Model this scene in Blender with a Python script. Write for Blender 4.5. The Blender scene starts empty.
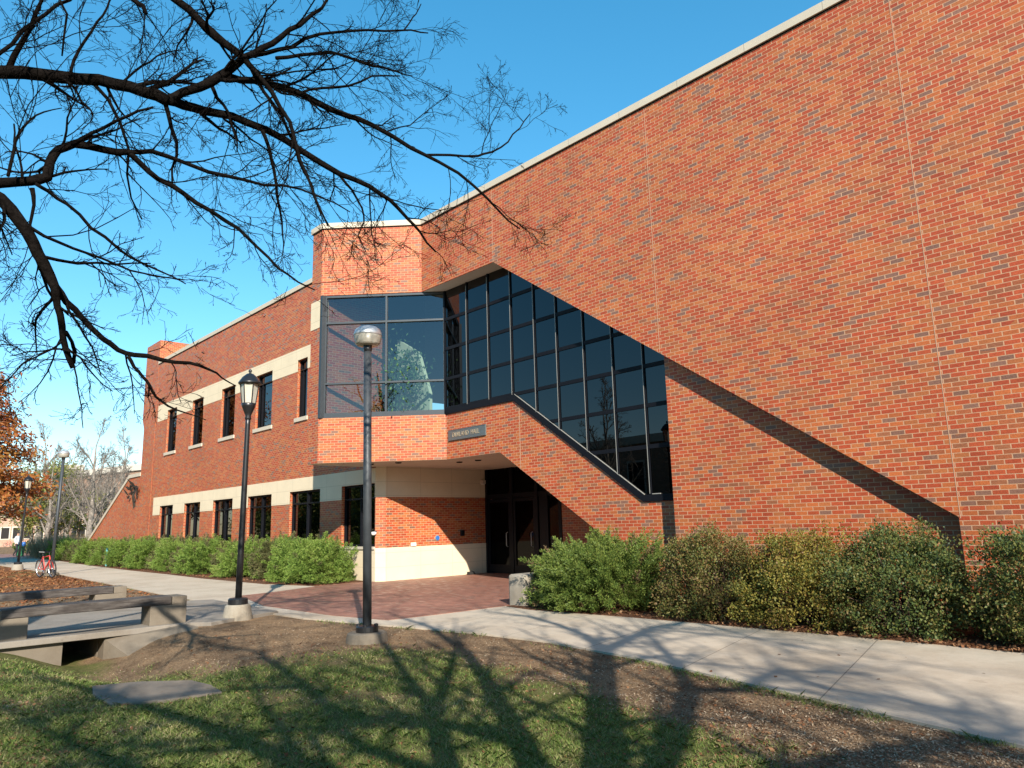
import bpy, bmesh, math, random
import numpy as np
from mathutils import Vector, Matrix
random.seed(7)
RNG = np.random.default_rng(11)
SC = bpy.context.scene
COL = SC.collection

# ------------------------------------------------------------------ camera
# World: X runs along the facade (towards the viewer), Y into the building, Z up.
PITCH, ROLL, HEAD = math.radians(10.792), math.radians(-1.5428), math.radians(42.825)
FPX = 733.74
EYE = 1.55
_cp, _sp, _cr, _sr = math.cos(PITCH), math.sin(PITCH), math.cos(ROLL), math.sin(ROLL)
FWD_H = Vector((-math.cos(HEAD), math.sin(HEAD), 0))
RGT_H = Vector((math.sin(HEAD), math.cos(HEAD), 0))
UPV = Vector((0, 0, 1))
_F = FWD_H * _cp + UPV * _sp
_U0 = UPV * _cp - FWD_H * _sp
_R = RGT_H * _cr + _U0 * _sr
_U = _U0 * _cr - RGT_H * _sr
cam_d = bpy.data.cameras.new('camera')
cam = bpy.data.objects.new('camera', cam_d)
COL.objects.link(cam)
M = Matrix(((_R.x, _U.x, -_F.x, 0), (_R.y, _U.y, -_F.y, 0), (_R.z, _U.z, -_F.z, EYE), (0, 0, 0, 1)))
cam.matrix_world = M
cam_d.sensor_width = 36.0
cam_d.lens = FPX * 36.0 / 1024.0
cam_d.clip_start = 0.05
cam_d.clip_end = 3000
SC.camera = cam

# ------------------------------------------------------------------ light
SUN_EL = math.radians(28.0)
SUN_AZ = math.radians(119.7)          # clockwise from +Y
to_sun = Vector((math.sin(SUN_AZ) * math.cos(SUN_EL), math.cos(SUN_AZ) * math.cos(SUN_EL), math.sin(SUN_EL)))
world = bpy.data.worlds.new('World')
SC.world = world
world.use_nodes = True
wt = world.node_tree
sky = wt.nodes.new('ShaderNodeTexSky')
sky.sky_type = 'NISHITA'
sky.sun_disc = False
sky.sun_elevation = SUN_EL
sky.sun_rotation = SUN_AZ
sky.altitude = 300
sky.air_density = 1.0
sky.dust_density = 0.08
sky.ozone_density = 2.0
hs = wt.nodes.new('ShaderNodeHueSaturation')
hs.inputs['Saturation'].default_value = 1.55
hs.inputs['Hue'].default_value = 0.486
gm = wt.nodes.new('ShaderNodeGamma')
gm.inputs['Gamma'].default_value = 0.75
hs.inputs['Value'].default_value = 1.3
wt.links.new(sky.outputs[0], gm.inputs['Color'])
wt.links.new(gm.outputs[0], hs.inputs['Color'])
wt.links.new(hs.outputs[0], wt.nodes['Background'].inputs[0])
wt.nodes['Background'].inputs[1].default_value = 0.145
sun_d = bpy.data.lights.new('sun', 'SUN')
sun_d.energy = 5.0
sun_d.angle = math.radians(0.53)
sun_d.color = (1.0, 0.93, 0.82)
sun = bpy.data.objects.new('sun', sun_d)
sun.rotation_euler = (-to_sun).to_track_quat('-Z', 'Y').to_euler()
sun.location = (20, -15, 30)
COL.objects.link(sun)
SC.view_settings.view_transform = 'Standard'
SC.view_settings.look = 'None'
SC.view_settings.gamma = 1.0
SC.view_settings.use_curve_mapping = False
SC.view_settings.exposure = 0.9
SC.cycles.max_bounces = 8
SC.cycles.sample_clamp_indirect = 6.0
SC.cycles.sample_clamp_direct = 12.0
SC.cycles.transparent_max_bounces = 12

# ------------------------------------------------------------------ helpers
def unp(x, y, d):
    """world point seen at photo pixel (x, y) at horizontal depth d: used once to read limb positions off the photo"""
    v = _F + _R * ((x - 512) / FPX) - _U * ((y - 384) / FPX)
    return Vector((0, 0, EYE)) + v * (d / v.dot(FWD_H))

class MB:
    def __init__(s): s.v = []; s.f = []; s.m = []; s.mi = 0
    def add(s, vs, fs):
        o = len(s.v); s.v += [tuple(v) for v in vs]
        for f in fs: s.f.append(tuple(i + o for i in f)); s.m.append(s.mi)
        return s
    def quad(s, a, b, c, d): return s.add([a, b, c, d], [(0, 1, 2, 3)])
    def poly(s, pts): return s.add(pts, [tuple(range(len(pts)))])
    def box(s, x0, x1, y0, y1, z0, z1):
        vs = [(x0,y0,z0),(x1,y0,z0),(x1,y1,z0),(x0,y1,z0),(x0,y0,z1),(x1,y0,z1),(x1,y1,z1),(x0,y1,z1)]
        return s.add(vs, [(0,3,2,1),(4,5,6,7),(0,1,5,4),(1,2,6,5),(2,3,7,6),(3,0,4,7)])
    def obox(s, p, q, hw, z0, z1):
        """upright box whose plan centreline runs p->q with half width hw"""
        p = Vector((p[0], p[1], 0)); q = Vector((q[0], q[1], 0)); t = (q - p).normalized(); n = Vector((-t.y, t.x, 0)) * hw
        return s.prism([p + n, p - n, q - n, q + n], z0, z1)
    def prism(s, plan, z0, z1):
        n = len(plan); vs = [(p[0], p[1], z0) for p in plan] + [(p[0], p[1], z1) for p in plan]
        fs = [tuple(range(n))[::-1], tuple(range(n, 2 * n))] + [(i, (i + 1) % n, n + (i + 1) % n, n + i) for i in range(n)]
        return s.add(vs, fs)
    def slab(s, prof, y0, y1):
        """profile in (x, z) extruded from y0 to y1 (walls parallel to the facade)"""
        n = len(prof); vs = [(p[0], y0, p[1]) for p in prof] + [(p[0], y1, p[1]) for p in prof]
        fs = [tuple(range(n)), tuple(range(n, 2 * n))[::-1]] + [((i + 1) % n, i, n + i, n + (i + 1) % n) for i in range(n)]
        return s.add(vs, fs)
    def slab_dir(s, o, t, n, prof, d0, d1):
        """profile in (u along t, z) extruded along n between d0 and d1"""
        k = len(prof)
        P = lambda p, d: Vector(o) + Vector(t) * p[0] + Vector(n) * d + UPV * p[1]
        vs = [P(p, d0) for p in prof] + [P(p, d1) for p in prof]
        fs = [tuple(range(k)), tuple(range(k, 2 * k))[::-1]] + [((i + 1) % k, i, k + i, k + (i + 1) % k) for i in range(k)]
        return s.add(vs, fs)
    def tube(s, pts, rad, k=8, caps=True):
        pts = [Vector(p) for p in pts]; n = len(pts)
        if not hasattr(rad, '__len__'): rad = [rad] * n
        t = (pts[1] - pts[0]).normalized(); a = t.orthogonal().normalized(); vs = []
        for i, p in enumerate(pts):
            t = (pts[min(i + 1, n - 1)] - pts[max(i - 1, 0)]).normalized()
            a = (a - t * a.dot(t)).normalized(); b = t.cross(a)
            for j in range(k):
                w = 2 * math.pi * j / k; vs.append(p + (a * math.cos(w) + b * math.sin(w)) * rad[i])
        fs = [(i * k + j, i * k + (j + 1) % k, (i + 1) * k + (j + 1) % k, (i + 1) * k + j) for i in range(n - 1) for j in range(k)]
        if caps: fs += [tuple(range(k))[::-1], tuple(range((n - 1) * k, n * k))]
        return s.add(vs, fs)
    def lathe(s, prof, c=(0, 0, 0), k=24):
        n = len(prof); vs = []
        for r, z in prof:
            for j in range(k):
                w = 2 * math.pi * j / k; vs.append((c[0] + r * math.cos(w), c[1] + r * math.sin(w), c[2] + z))
        fs = [(i * k + j, i * k + (j + 1) % k, (i + 1) * k + (j + 1) % k, (i + 1) * k + j) for i in range(n - 1) for j in range(k)]
        if prof[0][0] > 1e-4: fs.append(tuple(range(k))[::-1])
        if prof[-1][0] > 1e-4: fs.append(tuple(range((n - 1) * k, n * k)))
        return s.add(vs, fs)
    def ring(s, c, ax, R, r, K=24, k=8):
        ax = Vector(ax).normalized(); a = ax.orthogonal().normalized(); b = ax.cross(a); vs = []
        for i in range(K):
            w = 2 * math.pi * i / K; e = a * math.cos(w) + b * math.sin(w)
            for j in range(k):
                u = 2 * math.pi * j / k; vs.append(Vector(c) + e * (R + r * math.cos(u)) + ax * (r * math.sin(u)))
        fs = [(i * k + j, i * k + (j + 1) % k, ((i + 1) % K) * k + (j + 1) % k, ((i + 1) % K) * k + j) for i in range(K) for j in range(k)]
        return s.add(vs, fs)
    def build(s, name, mat, parent=None, smooth=False, bevel=0, fix=True):
        me = bpy.data.meshes.new(name)
        me.from_pydata(s.v, [], s.f)
        mats = mat if isinstance(mat, (list, tuple)) else [mat]
        for m in mats: me.materials.append(m)
        if len(mats) > 1: me.polygons.foreach_set('material_index', s.m)
        if fix:
            bm = bmesh.new(); bm.from_mesh(me)
            bmesh.ops.remove_doubles(bm, verts=bm.verts, dist=1e-5)
            bmesh.ops.recalc_face_normals(bm, faces=bm.faces)
            bm.to_mesh(me); bm.free()
        if bevel:
            bm = bmesh.new(); bm.from_mesh(me)
            es = [e for e in bm.edges if len(e.link_faces) == 2 and e.calc_face_angle(0) > 0.5]
            bmesh.ops.bevel(bm, geom=es, offset=bevel, segments=2, affect='EDGES', profile=0.5)
            bm.to_mesh(me); bm.free()
        uv = me.uv_layers.new(name='UVMap')
        for p in me.polygons:
            nrm = p.normal
            if abs(nrm.z) < 0.7:
                t = UPV.cross(nrm).normalized()
                for li in p.loop_indices:
                    co = me.vertices[me.loops[li].vertex_index].co
                    uv.data[li].uv = (co.dot(t), co.z)
            else:
                for li in p.loop_indices:
                    co = me.vertices[me.loops[li].vertex_index].co
                    uv.data[li].uv = (co.x, co.y)
        if smooth:
            me.polygons.foreach_set('use_smooth', [True] * len(me.polygons))
        me.update()
        return link(bpy.data.objects.new(name, me), parent)

def link(o, parent=None):
    COL.objects.link(o)
    if parent is not None: o.parent = parent
    return o
def empty(name, loc=(0, 0, 0), rz=0):
    o = bpy.data.objects.new(name, None); o.empty_display_size = 0.3
    o.location = loc; o.rotation_euler = (0, 0, rz); COL.objects.link(o); return o
def tag(o, label=None, cat=None, group=None, kind=None):
    if label: o['label'] = label
    if cat: o['category'] = cat
    if group: o['group'] = group
    if kind: o['kind'] = kind
    return o
def copy_tree(o, parent=None):
    c = o.copy(); COL.objects.link(c)
    if parent is not None: c.parent = parent
    for ch in list(o.children): copy_tree(ch, c)
    return c
def fast_mesh(name, V, F, mats, mi=None, smooth=False):
    """V (n,3), F (m,k) numpy -> mesh"""
    V = np.asarray(V, np.float32); F = np.asarray(F, np.int32); k = F.shape[1]
    me = bpy.data.meshes.new(name)
    me.vertices.add(len(V)); me.vertices.foreach_set('co', V.ravel())
    me.loops.add(F.size); me.loops.foreach_set('vertex_index', F.ravel())
    me.polygons.add(len(F)); me.polygons.foreach_set('loop_start', np.arange(0, F.size, k, dtype=np.int32))
    me.polygons.foreach_set('loop_total', np.full(len(F), k, np.int32))
    for m in (mats if isinstance(mats, (list, tuple)) else [mats]): me.materials.append(m)
    if mi is not None: me.polygons.foreach_set('material_index', np.asarray(mi, np.int32))
    if smooth: me.polygons.foreach_set('use_smooth', np.ones(len(F), bool))
    me.update(calc_edges=True)
    return me

# value noise shared by the ground colour, the blades and the litter
_NT = RNG.random((256, 256))
def vnoise(x, y, s):
    x = np.asarray(x, float) / s + 1000; y = np.asarray(y, float) / s + 1000
    xi = np.floor(x).astype(int); yi = np.floor(y).astype(int); fx = x - xi; fy = y - yi
    fx = fx * fx * (3 - 2 * fx); fy = fy * fy * (3 - 2 * fy)
    g = lambda a, b: _NT[a % 256, b % 256]
    return (g(xi, yi) * (1 - fx) + g(xi + 1, yi) * fx) * (1 - fy) + (g(xi, yi + 1) * (1 - fx) + g(xi + 1, yi + 1) * fx) * fy
def fbm(x, y, s): return (vnoise(x, y, s) + .5 * vnoise(x, y, s * .5) + .25 * vnoise(x, y, s * .25)) / 1.75

# ------------------------------------------------------------------ materials
class NT:
    def __init__(s, name):
        s.mat = bpy.data.materials.new(name); s.mat.use_nodes = True
        s.t = s.mat.node_tree; s.bsdf = s.t.nodes['Principled BSDF']; s.out = s.t.nodes['Material Output']
    def n(s, typ, **kw):
        nd = s.t.nodes.new(typ)
        for k, v in kw.items():
            if k.startswith('in_'): nd.inputs[k[3:].replace('_', ' ')].default_value = v
            else: setattr(nd, k, v)
        return nd
    def l(s, a, b): s.t.links.new(a, b)
    def math(s, op, a, b=None, c=None):
        nd = s.n('ShaderNodeMath', operation=op)
        for i, v in enumerate((a, b, c)):
            if v is None: continue
            if isinstance(v, (int, float)): nd.inputs[i].default_value = v
            else: s.l(v, nd.inputs[i])
        return nd.outputs[0]
    def mix(s, fac, a, b, mode='MIX'):
        nd = s.n('ShaderNodeMix', data_type='RGBA', blend_type=mode)
        for i, v in ((0, fac), (6, a), (7, b)):
            if isinstance(v, (int, float)): nd.inputs[i].default_value = v
            elif isinstance(v, tuple): nd.inputs[i].default_value = (*v, 1)
            else: s.l(v, nd.inputs[i])
        return nd.outputs[2]
    def noise(s, scale, detail=4, rough=.55, vec=None, dim='3D'):
        nd = s.n('ShaderNodeTexNoise', noise_dimensions=dim); nd.inputs['Scale'].default_value = scale
        nd.inputs['Detail'].default_value = detail; nd.inputs['Roughness'].default_value = rough
        if vec is not None: s.l(vec, nd.inputs['Vector'])
        return nd.outputs[0]
    def ramp(s, fac, stops, interp='LINEAR'):
        nd = s.n('ShaderNodeValToRGB'); cr = nd.color_ramp; cr.interpolation = interp
        while len(cr.elements) < len(stops): cr.elements.new(.5)
        for e, (p, c) in zip(cr.elements, stops): e.position = p; e.color = (*c, 1) if len(c) == 3 else c
        s.l(fac, nd.inputs[0]); return nd.outputs[0]
    def pos(s): return s.n('ShaderNodeNewGeometry').outputs['Position']
    def obj(s): return s.n('ShaderNodeTexCoord').outputs['Object']
    def uv(s): return s.n('ShaderNodeTexCoord').outputs['UV']
    def bump(s, h, strength=.3, dist=.01):
        nd = s.n('ShaderNodeBump'); nd.inputs['Strength'].default_value = strength; nd.inputs['Distance'].default_value = dist
        s.l(h, nd.inputs['Height']); s.l(nd.outputs[0], s.bsdf.inputs['Normal'])
    def fin(s, col=None, rough=.8, metal=0., spec=.3):
        if col is not None:
            if isinstance(col, tuple): s.bsdf.inputs['Base Color'].default_value = (*col, 1)
            else: s.l(col, s.bsdf.inputs['Base Color'])
        if isinstance(rough, (int, float)): s.bsdf.inputs['Roughness'].default_value = rough
        else: s.l(rough, s.bsdf.inputs['Roughness'])
        s.bsdf.inputs['Metallic'].default_value = metal
        s.bsdf.inputs['Specular IOR Level'].default_value = spec
        return s.mat

def brick_mat(name, w=.2032, h=.0677, m=.0105, ramp=None, mortar=(.48, .275, .16), offset=.5, stain=1.0):
    s = NT(name); sp = s.n('ShaderNodeSeparateXYZ'); s.l(s.uv(), sp.inputs[0])
    u, v = sp.outputs[0], sp.outputs[1]
    vr = s.math('DIVIDE', v, h); row = s.math('FLOOR', vr); fv = s.math('FRACT', vr)
    odd = s.math('MULTIPLY', s.math('FLOORED_MODULO', row, 2.0), offset)
    # a little irregularity along each course
    uu = s.math('ADD', s.math('DIVIDE', u, w), odd); col = s.math('FLOOR', uu); fu = s.math('FRACT', uu)
    cb = s.n('ShaderNodeCombineXYZ'); s.l(col, cb.inputs[0]); s.l(row, cb.inputs[1])
    wn = s.n('ShaderNodeTexWhiteNoise', noise_dimensions='2D'); s.l(cb.outputs[0], wn.inputs['Vector'])
    big = s.noise(.55, 3, .6, s.pos())
    r = s.math('ADD', wn.outputs[0], s.math('MULTIPLY', s.math('SUBTRACT', big, .5), .28))
    colr = s.ramp(r, ramp or BRICK_RAMP, 'CONSTANT')
    sp2 = s.n('ShaderNodeSeparateColor'); s.l(wn.outputs[1], sp2.inputs[0])
    vbr = s.math('ADD', s.math('MULTIPLY', sp2.outputs[1], .24), .88)
    fine = s.noise(60, 3, .6, s.pos()); vbr = s.math('MULTIPLY', vbr, s.math('ADD', s.math('MULTIPLY', fine, 1.0), .5))
    cm = s.n('ShaderNodeVectorMath', operation='SCALE'); s.l(colr, cm.inputs[0]); s.l(vbr, cm.inputs['Scale'])
    mu = s.math('LESS_THAN', fu, m * 1.35 / w); mv = s.math('LESS_THAN', fv, m / h); mm = s.math('MAXIMUM', mu, mv)
    mo = s.mix(s.noise(9, 3, .6, s.pos()), tuple(c * .8 for c in mortar), tuple(min(1, c * 1.15) for c in mortar))
    c = s.mix(mm, cm.outputs[0], mo)
    st = s.noise(.35, 5, .6, s.pos())
    sc = s.n('ShaderNodeVectorMath', operation='SCALE'); s.l(c, sc.inputs[0])
    s.l(s.math('ADD', s.math('MULTIPLY', s.math('SUBTRACT', st, .5), .45 * stain), 1.0), sc.inputs['Scale'])
    hgt = s.math('ADD', s.math('SUBTRACT', 1.0, mm), s.math('MULTIPLY', fine, .5))
    s.bump(hgt, .5, .006)
    rg = s.math('SUBTRACT', .56, s.math('MULTIPLY', s.math('GREATER_THAN', r, .86), .16)); rg = s.math('MAXIMUM', rg, s.math('MULTIPLY', mm, .95))
    return s.fin(sc.outputs[0], rg, 0, .42)
BRICK_RAMP = [(0, (.37, .066, .020)), (.17, (.40, .102, .027)), (.36, (.335, .054, .017)), (.52, (.385, .115, .034)), (.66, (.355, .062, .019)), (.80, (.31, .084, .029)), (.865, (.27, .095, .042)), (.925, (.205, .098, .064))]

def stone_mat(name, base, bw=1.2, bh=.41, jcol=.75, grain=.12):
    s = NT(name); sp = s.n('ShaderNodeSeparateXYZ'); s.l(s.uv(), sp.inputs[0])
    fu = s.math('FRACT', s.math('DIVIDE', sp.outputs[0], bw)); fv = s.math('FRACT', s.math('DIVIDE', sp.outputs[1], bh))
    j = s.math('MAXIMUM', s.math('LESS_THAN', fu, .012 / bw), s.math('LESS_THAN', fv, .012 / bh))
    n1 = s.noise(1.6, 5, .6, s.pos()); n2 = s.noise(45, 3, .6, s.pos())
    k = s.math('ADD', s.math('MULTIPLY', n1, .25), s.math('ADD', s.math('MULTIPLY', n2, grain), .87 - grain / 2))
    cs = s.n('ShaderNodeVectorMath', operation='SCALE'); cs.inputs[0].default_value = base; s.l(k, cs.inputs['Scale'])
    c = s.mix(j, cs.outputs[0], tuple(b * jcol for b in base))
    s.bump(n2, .2, .003)
    return s.fin(c, .85, 0, .25)

def simple(name, col, rough=.6, metal=0, spec=.4, var=.25, scale=8, bump=0):
    s = NT(name); n1 = s.noise(scale, 4, .6, s.obj())
    c = s.mix(n1, tuple(x * (1 - var) for x in col), tuple(min(1, x * (1 + var)) for x in col))
    if bump: s.bump(s.noise(scale * 6, 4, .6, s.obj()), bump, .004)
    return s.fin(c, rough, metal, spec)

def leaf_mat(name, stops, rough=.55, trans=.35, clump=2.5):
    """colour per leaf (random per island) plus slow drift through the plant"""
    s = NT(name); g = s.n('ShaderNodeNewGeometry')
    nz = s.noise(clump, 3, .6, g.outputs['Position'])
    f = s.math('ADD', s.math('MULTIPLY', g.outputs['Random Per Island'], .6), s.math('MULTIPLY', s.math('SUBTRACT', nz, .3), .9))
    c = s.ramp(f, stops)
    s.fin(c, rough, 0, .3)
    tr = s.n('ShaderNodeBsdfTranslucent'); s.l(c, tr.inputs[0])
    mx = s.n('ShaderNodeMixShader'); mx.inputs[0].default_value = trans
    s.l(s.bsdf.outputs[0], mx.inputs[1]); s.l(tr.outputs[0], mx.inputs[2]); s.l(mx.outputs[0], s.out.inputs[0])
    return s.mat

def glass_mat(name, tint, refl=.1, rough=.0, gcol=.92, ior=1.5):
    s = NT(name)
    tr = s.n('ShaderNodeBsdfTransparent'); tr.inputs[0].default_value = (*tint, 1)
    gl = s.n('ShaderNodeBsdfGlossy'); gl.inputs['Roughness'].default_value = rough; gl.inputs[0].default_value = (gcol, gcol * 1.03, gcol * 1.08, 1)
    fr = s.n('ShaderNodeFresnel'); fr.inputs[0].default_value = ior
    wob = s.n('ShaderNodeBump'); wob.inputs['Strength'].default_value = .02; wob.inputs['Distance'].default_value = .02
    s.l(s.noise(1.1, 1, .5, s.pos()), wob.inputs['Height']); s.l(wob.outputs[0], gl.inputs['Normal'])
    k = s.math('MINIMUM', s.math('ADD', fr.outputs[0], refl), 1.0)
    mx = s.n('ShaderNodeMixShader'); s.l(k, mx.inputs[0]); s.l(tr.outputs[0], mx.inputs[1]); s.l(gl.outputs[0], mx.inputs[2])
    s.l(mx.outputs[0], s.out.inputs[0]); s.t.nodes.remove(s.bsdf)
    return s.mat

M_BRICK = brick_mat('red_brick')
M_STONE = stone_mat('pale_limestone', (.64, .53, .37))
M_COPE = stone_mat('coping_stone', (.50, .43, .335), 1.5, 3.0, .6)
M_SOFFIT = simple('painted_soffit', (.52, .44, .35), .8, var=.08, scale=2)
M_BRONZE = simple('dark_bronze_metal', (.006, .0065, .009), .5, 0, .12, .2)
M_ALU = simple('weathered_grey_metal', (.045, .052, .058), .42, .3, .5, .15)
M_SILVER = simple('brushed_aluminium', (.34, .32, .28), .5, .3, .5, .1)
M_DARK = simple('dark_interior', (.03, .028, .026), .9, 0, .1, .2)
M_SUNPATCH = simple('sun_patch_plaster', (.66, .72, .52), .8, 0, .2, .08)
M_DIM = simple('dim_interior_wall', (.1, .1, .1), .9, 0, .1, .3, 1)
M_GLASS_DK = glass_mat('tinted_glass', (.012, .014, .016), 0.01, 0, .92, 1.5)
M_GLASS_DOOR = glass_mat('door_glass', (.02, .02, .02), 0, 0, .2)
M_GLASS_BAY = glass_mat('bay_glass', (.50, .57, .56), .05)
M_JOINT = simple('sealant', (.44, .27, .175), .8, 0, .2, .1)
M_BLACK = simple('black_paint', (.012, .012, .013), .35, 0, .5, .3)
M_GREYPAINT = simple('grey_paint', (.042, .047, .052), .5, .1, .5, .35, 5)
M_ROOF = simple('roof_membrane', (.2, .2, .2), .9)
# ================================================================== GROUND
def gz(x, y):
    """ground height: flat, with the shallow swale that passes under the footbridge"""
    x = np.asarray(x, float); y = np.asarray(y, float)
    along = np.clip((-x - 7.4) / 4.5, 0, 1); along = along * along * (3 - 2 * along)
    far = np.clip((x + 26) / 5, 0, 1)
    return -.42 * along * far * np.exp(-((y - 3.1) / .85) ** 2) + (.03 * (fbm(x, y, 1.3) - .5) + .022 * (fbm(x + 9, y, .36) - .5)) * np.clip((6.0 - y) / 1.0, 0, 1)
NEAR_EDGE = [(9, 3.6), (3, 4.95), (-1.57, 5.98), (-3.73, 6.5), (-5.5, 6.93), (-7.15, 7.15), (-8.67, 7.05), (-10.33, 6.75), (-12.4, 6.35), (-14.44, 6.3), (-18.8, 6.45), (-25, 6.75), (-36.9, 7.3), (-48, 7.4), (-75, 7.6)]
FAR_EDGE = [(-75, 11.4), (-56, 11.2), (-44, 10.3), (-35, 9.85), (-29.8, 9.75), (-25.9, 9.55), (-21, 9.6), (-19, 10.0), (-10.75, 10.0), (-9.95, 9.55), (-7.74, 9.75), (-4, 9.85), (0, 9.75), (9, 9.6)]
_nx = np.array([p[0] for p in NEAR_EDGE][::-1]); _ny = np.array([p[1] for p in NEAR_EDGE][::-1])
def edge_y(x): return np.interp(x, _nx, _ny)
def grassiness(x, y):
    """1 = turf, 0 = bare mulchy dirt"""
    x = np.asarray(x, float); y = np.asarray(y, float)
    d = edge_y(x) - y                                   # distance from the walk
    base = np.clip((d - 1.25 - 1.4 * (fbm(x, y, 1.7) - .5)) / .8, 0, 1)
    left = np.clip((-x - 7.6) / 2.0, 0, 1)              # around the footbridge the ground is mostly dirt
    dl = np.clip((d - 3.0 - 1.6 * (fbm(x + 7, y, 1.2) - .5)) / .9, 0, 1)
    g = base * (1 - left) + dl * left
    patch = np.clip((fbm(x + 31, y - 4, .7) - .22) / .22, 0, 1)
    return g * (.45 + .55 * patch)

s = NT('lawn_soil')
P = s.pos(); at = s.n('ShaderNodeAttribute', attribute_name='turf')
nA = s.noise(3.2, 6, .65, P); nB = s.noise(38, 4, .7, P); nC = s.noise(140, 3, .7, P)
soil = s.ramp(s.math('ADD', s.math('MULTIPLY', nB, .65), s.math('MULTIPLY', nC, .35)), [(.3, (.06, .038, .024)), (.46, (.20, .132, .08)), (.6, (.33, .235, .148)), (.75, (.47, .36, .24))])
turf = s.ramp(s.math('ADD', s.math('MULTIPLY', nB, .6), s.math('MULTIPLY', nA, .4)), [(.3, (.04, .05, .015)), (.48, (.10, .11, .03)), (.6, (.19, .155, .065)), (.75, (.30, .23, .12))])
far = s.ramp(s.noise(.35, 5, .6, P), [(.4, (.16, .05, .018)), (.56, (.2, .085, .03)), (.66, (.09, .10, .03))])
nD = s.noise(1.3, 6, .7, P); soil = s.mix(.85, soil, s.ramp(nD, [(.36, (.42, .36, .32)), (.5, (.85, .80, .74)), (.64, (1.2, 1.1, .95))]), 'MULTIPLY')
fr = s.ramp(at.outputs['Fac'], [(.25, (0, 0, 0)), (.6, (1, 1, 1))])
c = s.mix(fr, soil, turf)
ru = s.n('ShaderNodeAttribute', attribute_name='rust')
rm = s.math('MULTIPLY', ru.outputs['Fac'], s.math('ADD', s.math('MULTIPLY', nB, 1.1), .3))
c = s.mix(s.math('MINIMUM', rm, 1.0), c, far)
s.bump(s.math('ADD', nB, s.math('MULTIPLY', nC, .6)), .8, .03)
M_SOIL = s.fin(c, .95, 0, .1)

def ground_grid():
    xs = np.concatenate([np.linspace(-400, -60, 18)[:-1], np.linspace(-60, -20, 60)[:-1], np.arange(-20, 3, .12), np.linspace(3, 300, 14)])
    ys = np.concatenate([np.linspace(-300, -6, 16)[:-1], np.arange(-6, 7.4, .12), np.linspace(7.4, 20, 12)[1:], np.linspace(20, 400, 14)[1:]])
    X, Y = np.meshgrid(xs, ys, indexing='ij'); Z = gz(X, Y)
    n, m = X.shape; idx = np.arange(n * m).reshape(n, m)
    F = np.stack([idx[:-1, :-1], idx[1:, :-1], idx[1:, 1:], idx[:-1, 1:]], -1).reshape(-1, 4)
    me = fast_mesh('ground', np.stack([X, Y, Z], -1).reshape(-1, 3), F, M_SOIL, smooth=True)
    a = me.attributes.new('turf', 'FLOAT', 'POINT'); a.data.foreach_set('value', grassiness(X, Y).ravel().astype(np.float32))
    rust = np.clip((-X - 22) / 8, 0, 1) * np.clip((Y + 2) / 4, 0, 1) * np.clip(1.4 - np.abs(Y - 4) / 6, 0, 1)
    b = me.attributes.new('rust', 'FLOAT', 'POINT'); b.data.foreach_set('value', rust.ravel().astype(np.float32))
    return tag(link(bpy.data.objects.new('ground', me)), kind='structure')
ground_grid()

# concrete
def concrete(name, base, joint=None, sc=1.0):
    s = NT(name); P = s.pos(); n1 = s.noise(.8 * sc, 6, .65, P); n2 = s.noise(70, 4, .7, P); n3 = s.noise(9, 5, .7, P)
    k = s.math('ADD', s.math('ADD', s.math('MULTIPLY', n1, .45), s.math('MULTIPLY', n3, .25)), s.math('ADD', s.math('MULTIPLY', n2, .3), .5))
    cs = s.n('ShaderNodeVectorMath', operation='SCALE'); cs.inputs[0].default_value = base; s.l(k, cs.inputs['Scale']); c = cs.outputs[0]
    if joint:
        sp = s.n('ShaderNodeSeparateXYZ'); s.l(P, sp.inputs[0])
        fx = s.math('FRACT', s.math('DIVIDE', s.math('ADD', sp.outputs[0], s.math('MULTIPLY', sp.outputs[1], .25)), joint))
        c = s.mix(s.math('LESS_THAN', fx, .012 / joint), c, tuple(b * .45 for b in base))
    # water stains and foot wear: irregular darker blots
    n4 = s.noise(.33 * sc, 7, .7, P); bl = s.ramp(n4, [(.47, (1, 1, 1)), (.62, (.74, .70, .66))]); c = s.mix(.8, c, bl, 'MULTIPLY')
    n5 = s.noise(3.1 * sc, 6, .75, P); sp_ = s.ramp(n5, [(.30, (.72, .68, .64)), (.40, (1, 1, 1))]); c = s.mix(.7, c, sp_, 'MULTIPLY')
    s.bump(s.math('ADD', n2, n3), .25, .006)
    return s.fin(c, .9, 0, .2)
M_WALK = concrete('walk_concrete', (.455, .38, .29), 1.55)
M_CONC = concrete('old_concrete', (.17, .14, .105), None, 2)
M_DECK = concrete('worn_deck_concrete', (.23, .2, .165), 1.6, 2)
M_SLAB = concrete('stained_slab_concrete', (.21, .17, .13), None, 3)
M_CONC2 = concrete('pale_concrete', (.30, .265, .21), None, 2)
M_PAVER = brick_mat('brick_paving', .2, .1, .007, [(0, (.24, .105, .07)), (.3, (.28, .125, .085)), (.6, (.21, .088, .06)), (.85, (.25, .13, .095))], (.2, .13, .1))

def sheet(name, plan, z0, z1, mat):
    mb = MB(); mb.prism(plan, z0, z1)
    o = mb.build(name, mat, fix=True)
    bm = bmesh.new(); bm.from_mesh(o.data); bmesh.ops.triangulate(bm, faces=[f for f in bm.faces if len(f.verts) > 4]); bm.to_mesh(o.data); bm.free()
    return tag(o, kind='structure')
sheet('walkway', NEAR_EDGE + FAR_EDGE, -.12, .022, M_WALK)
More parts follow.
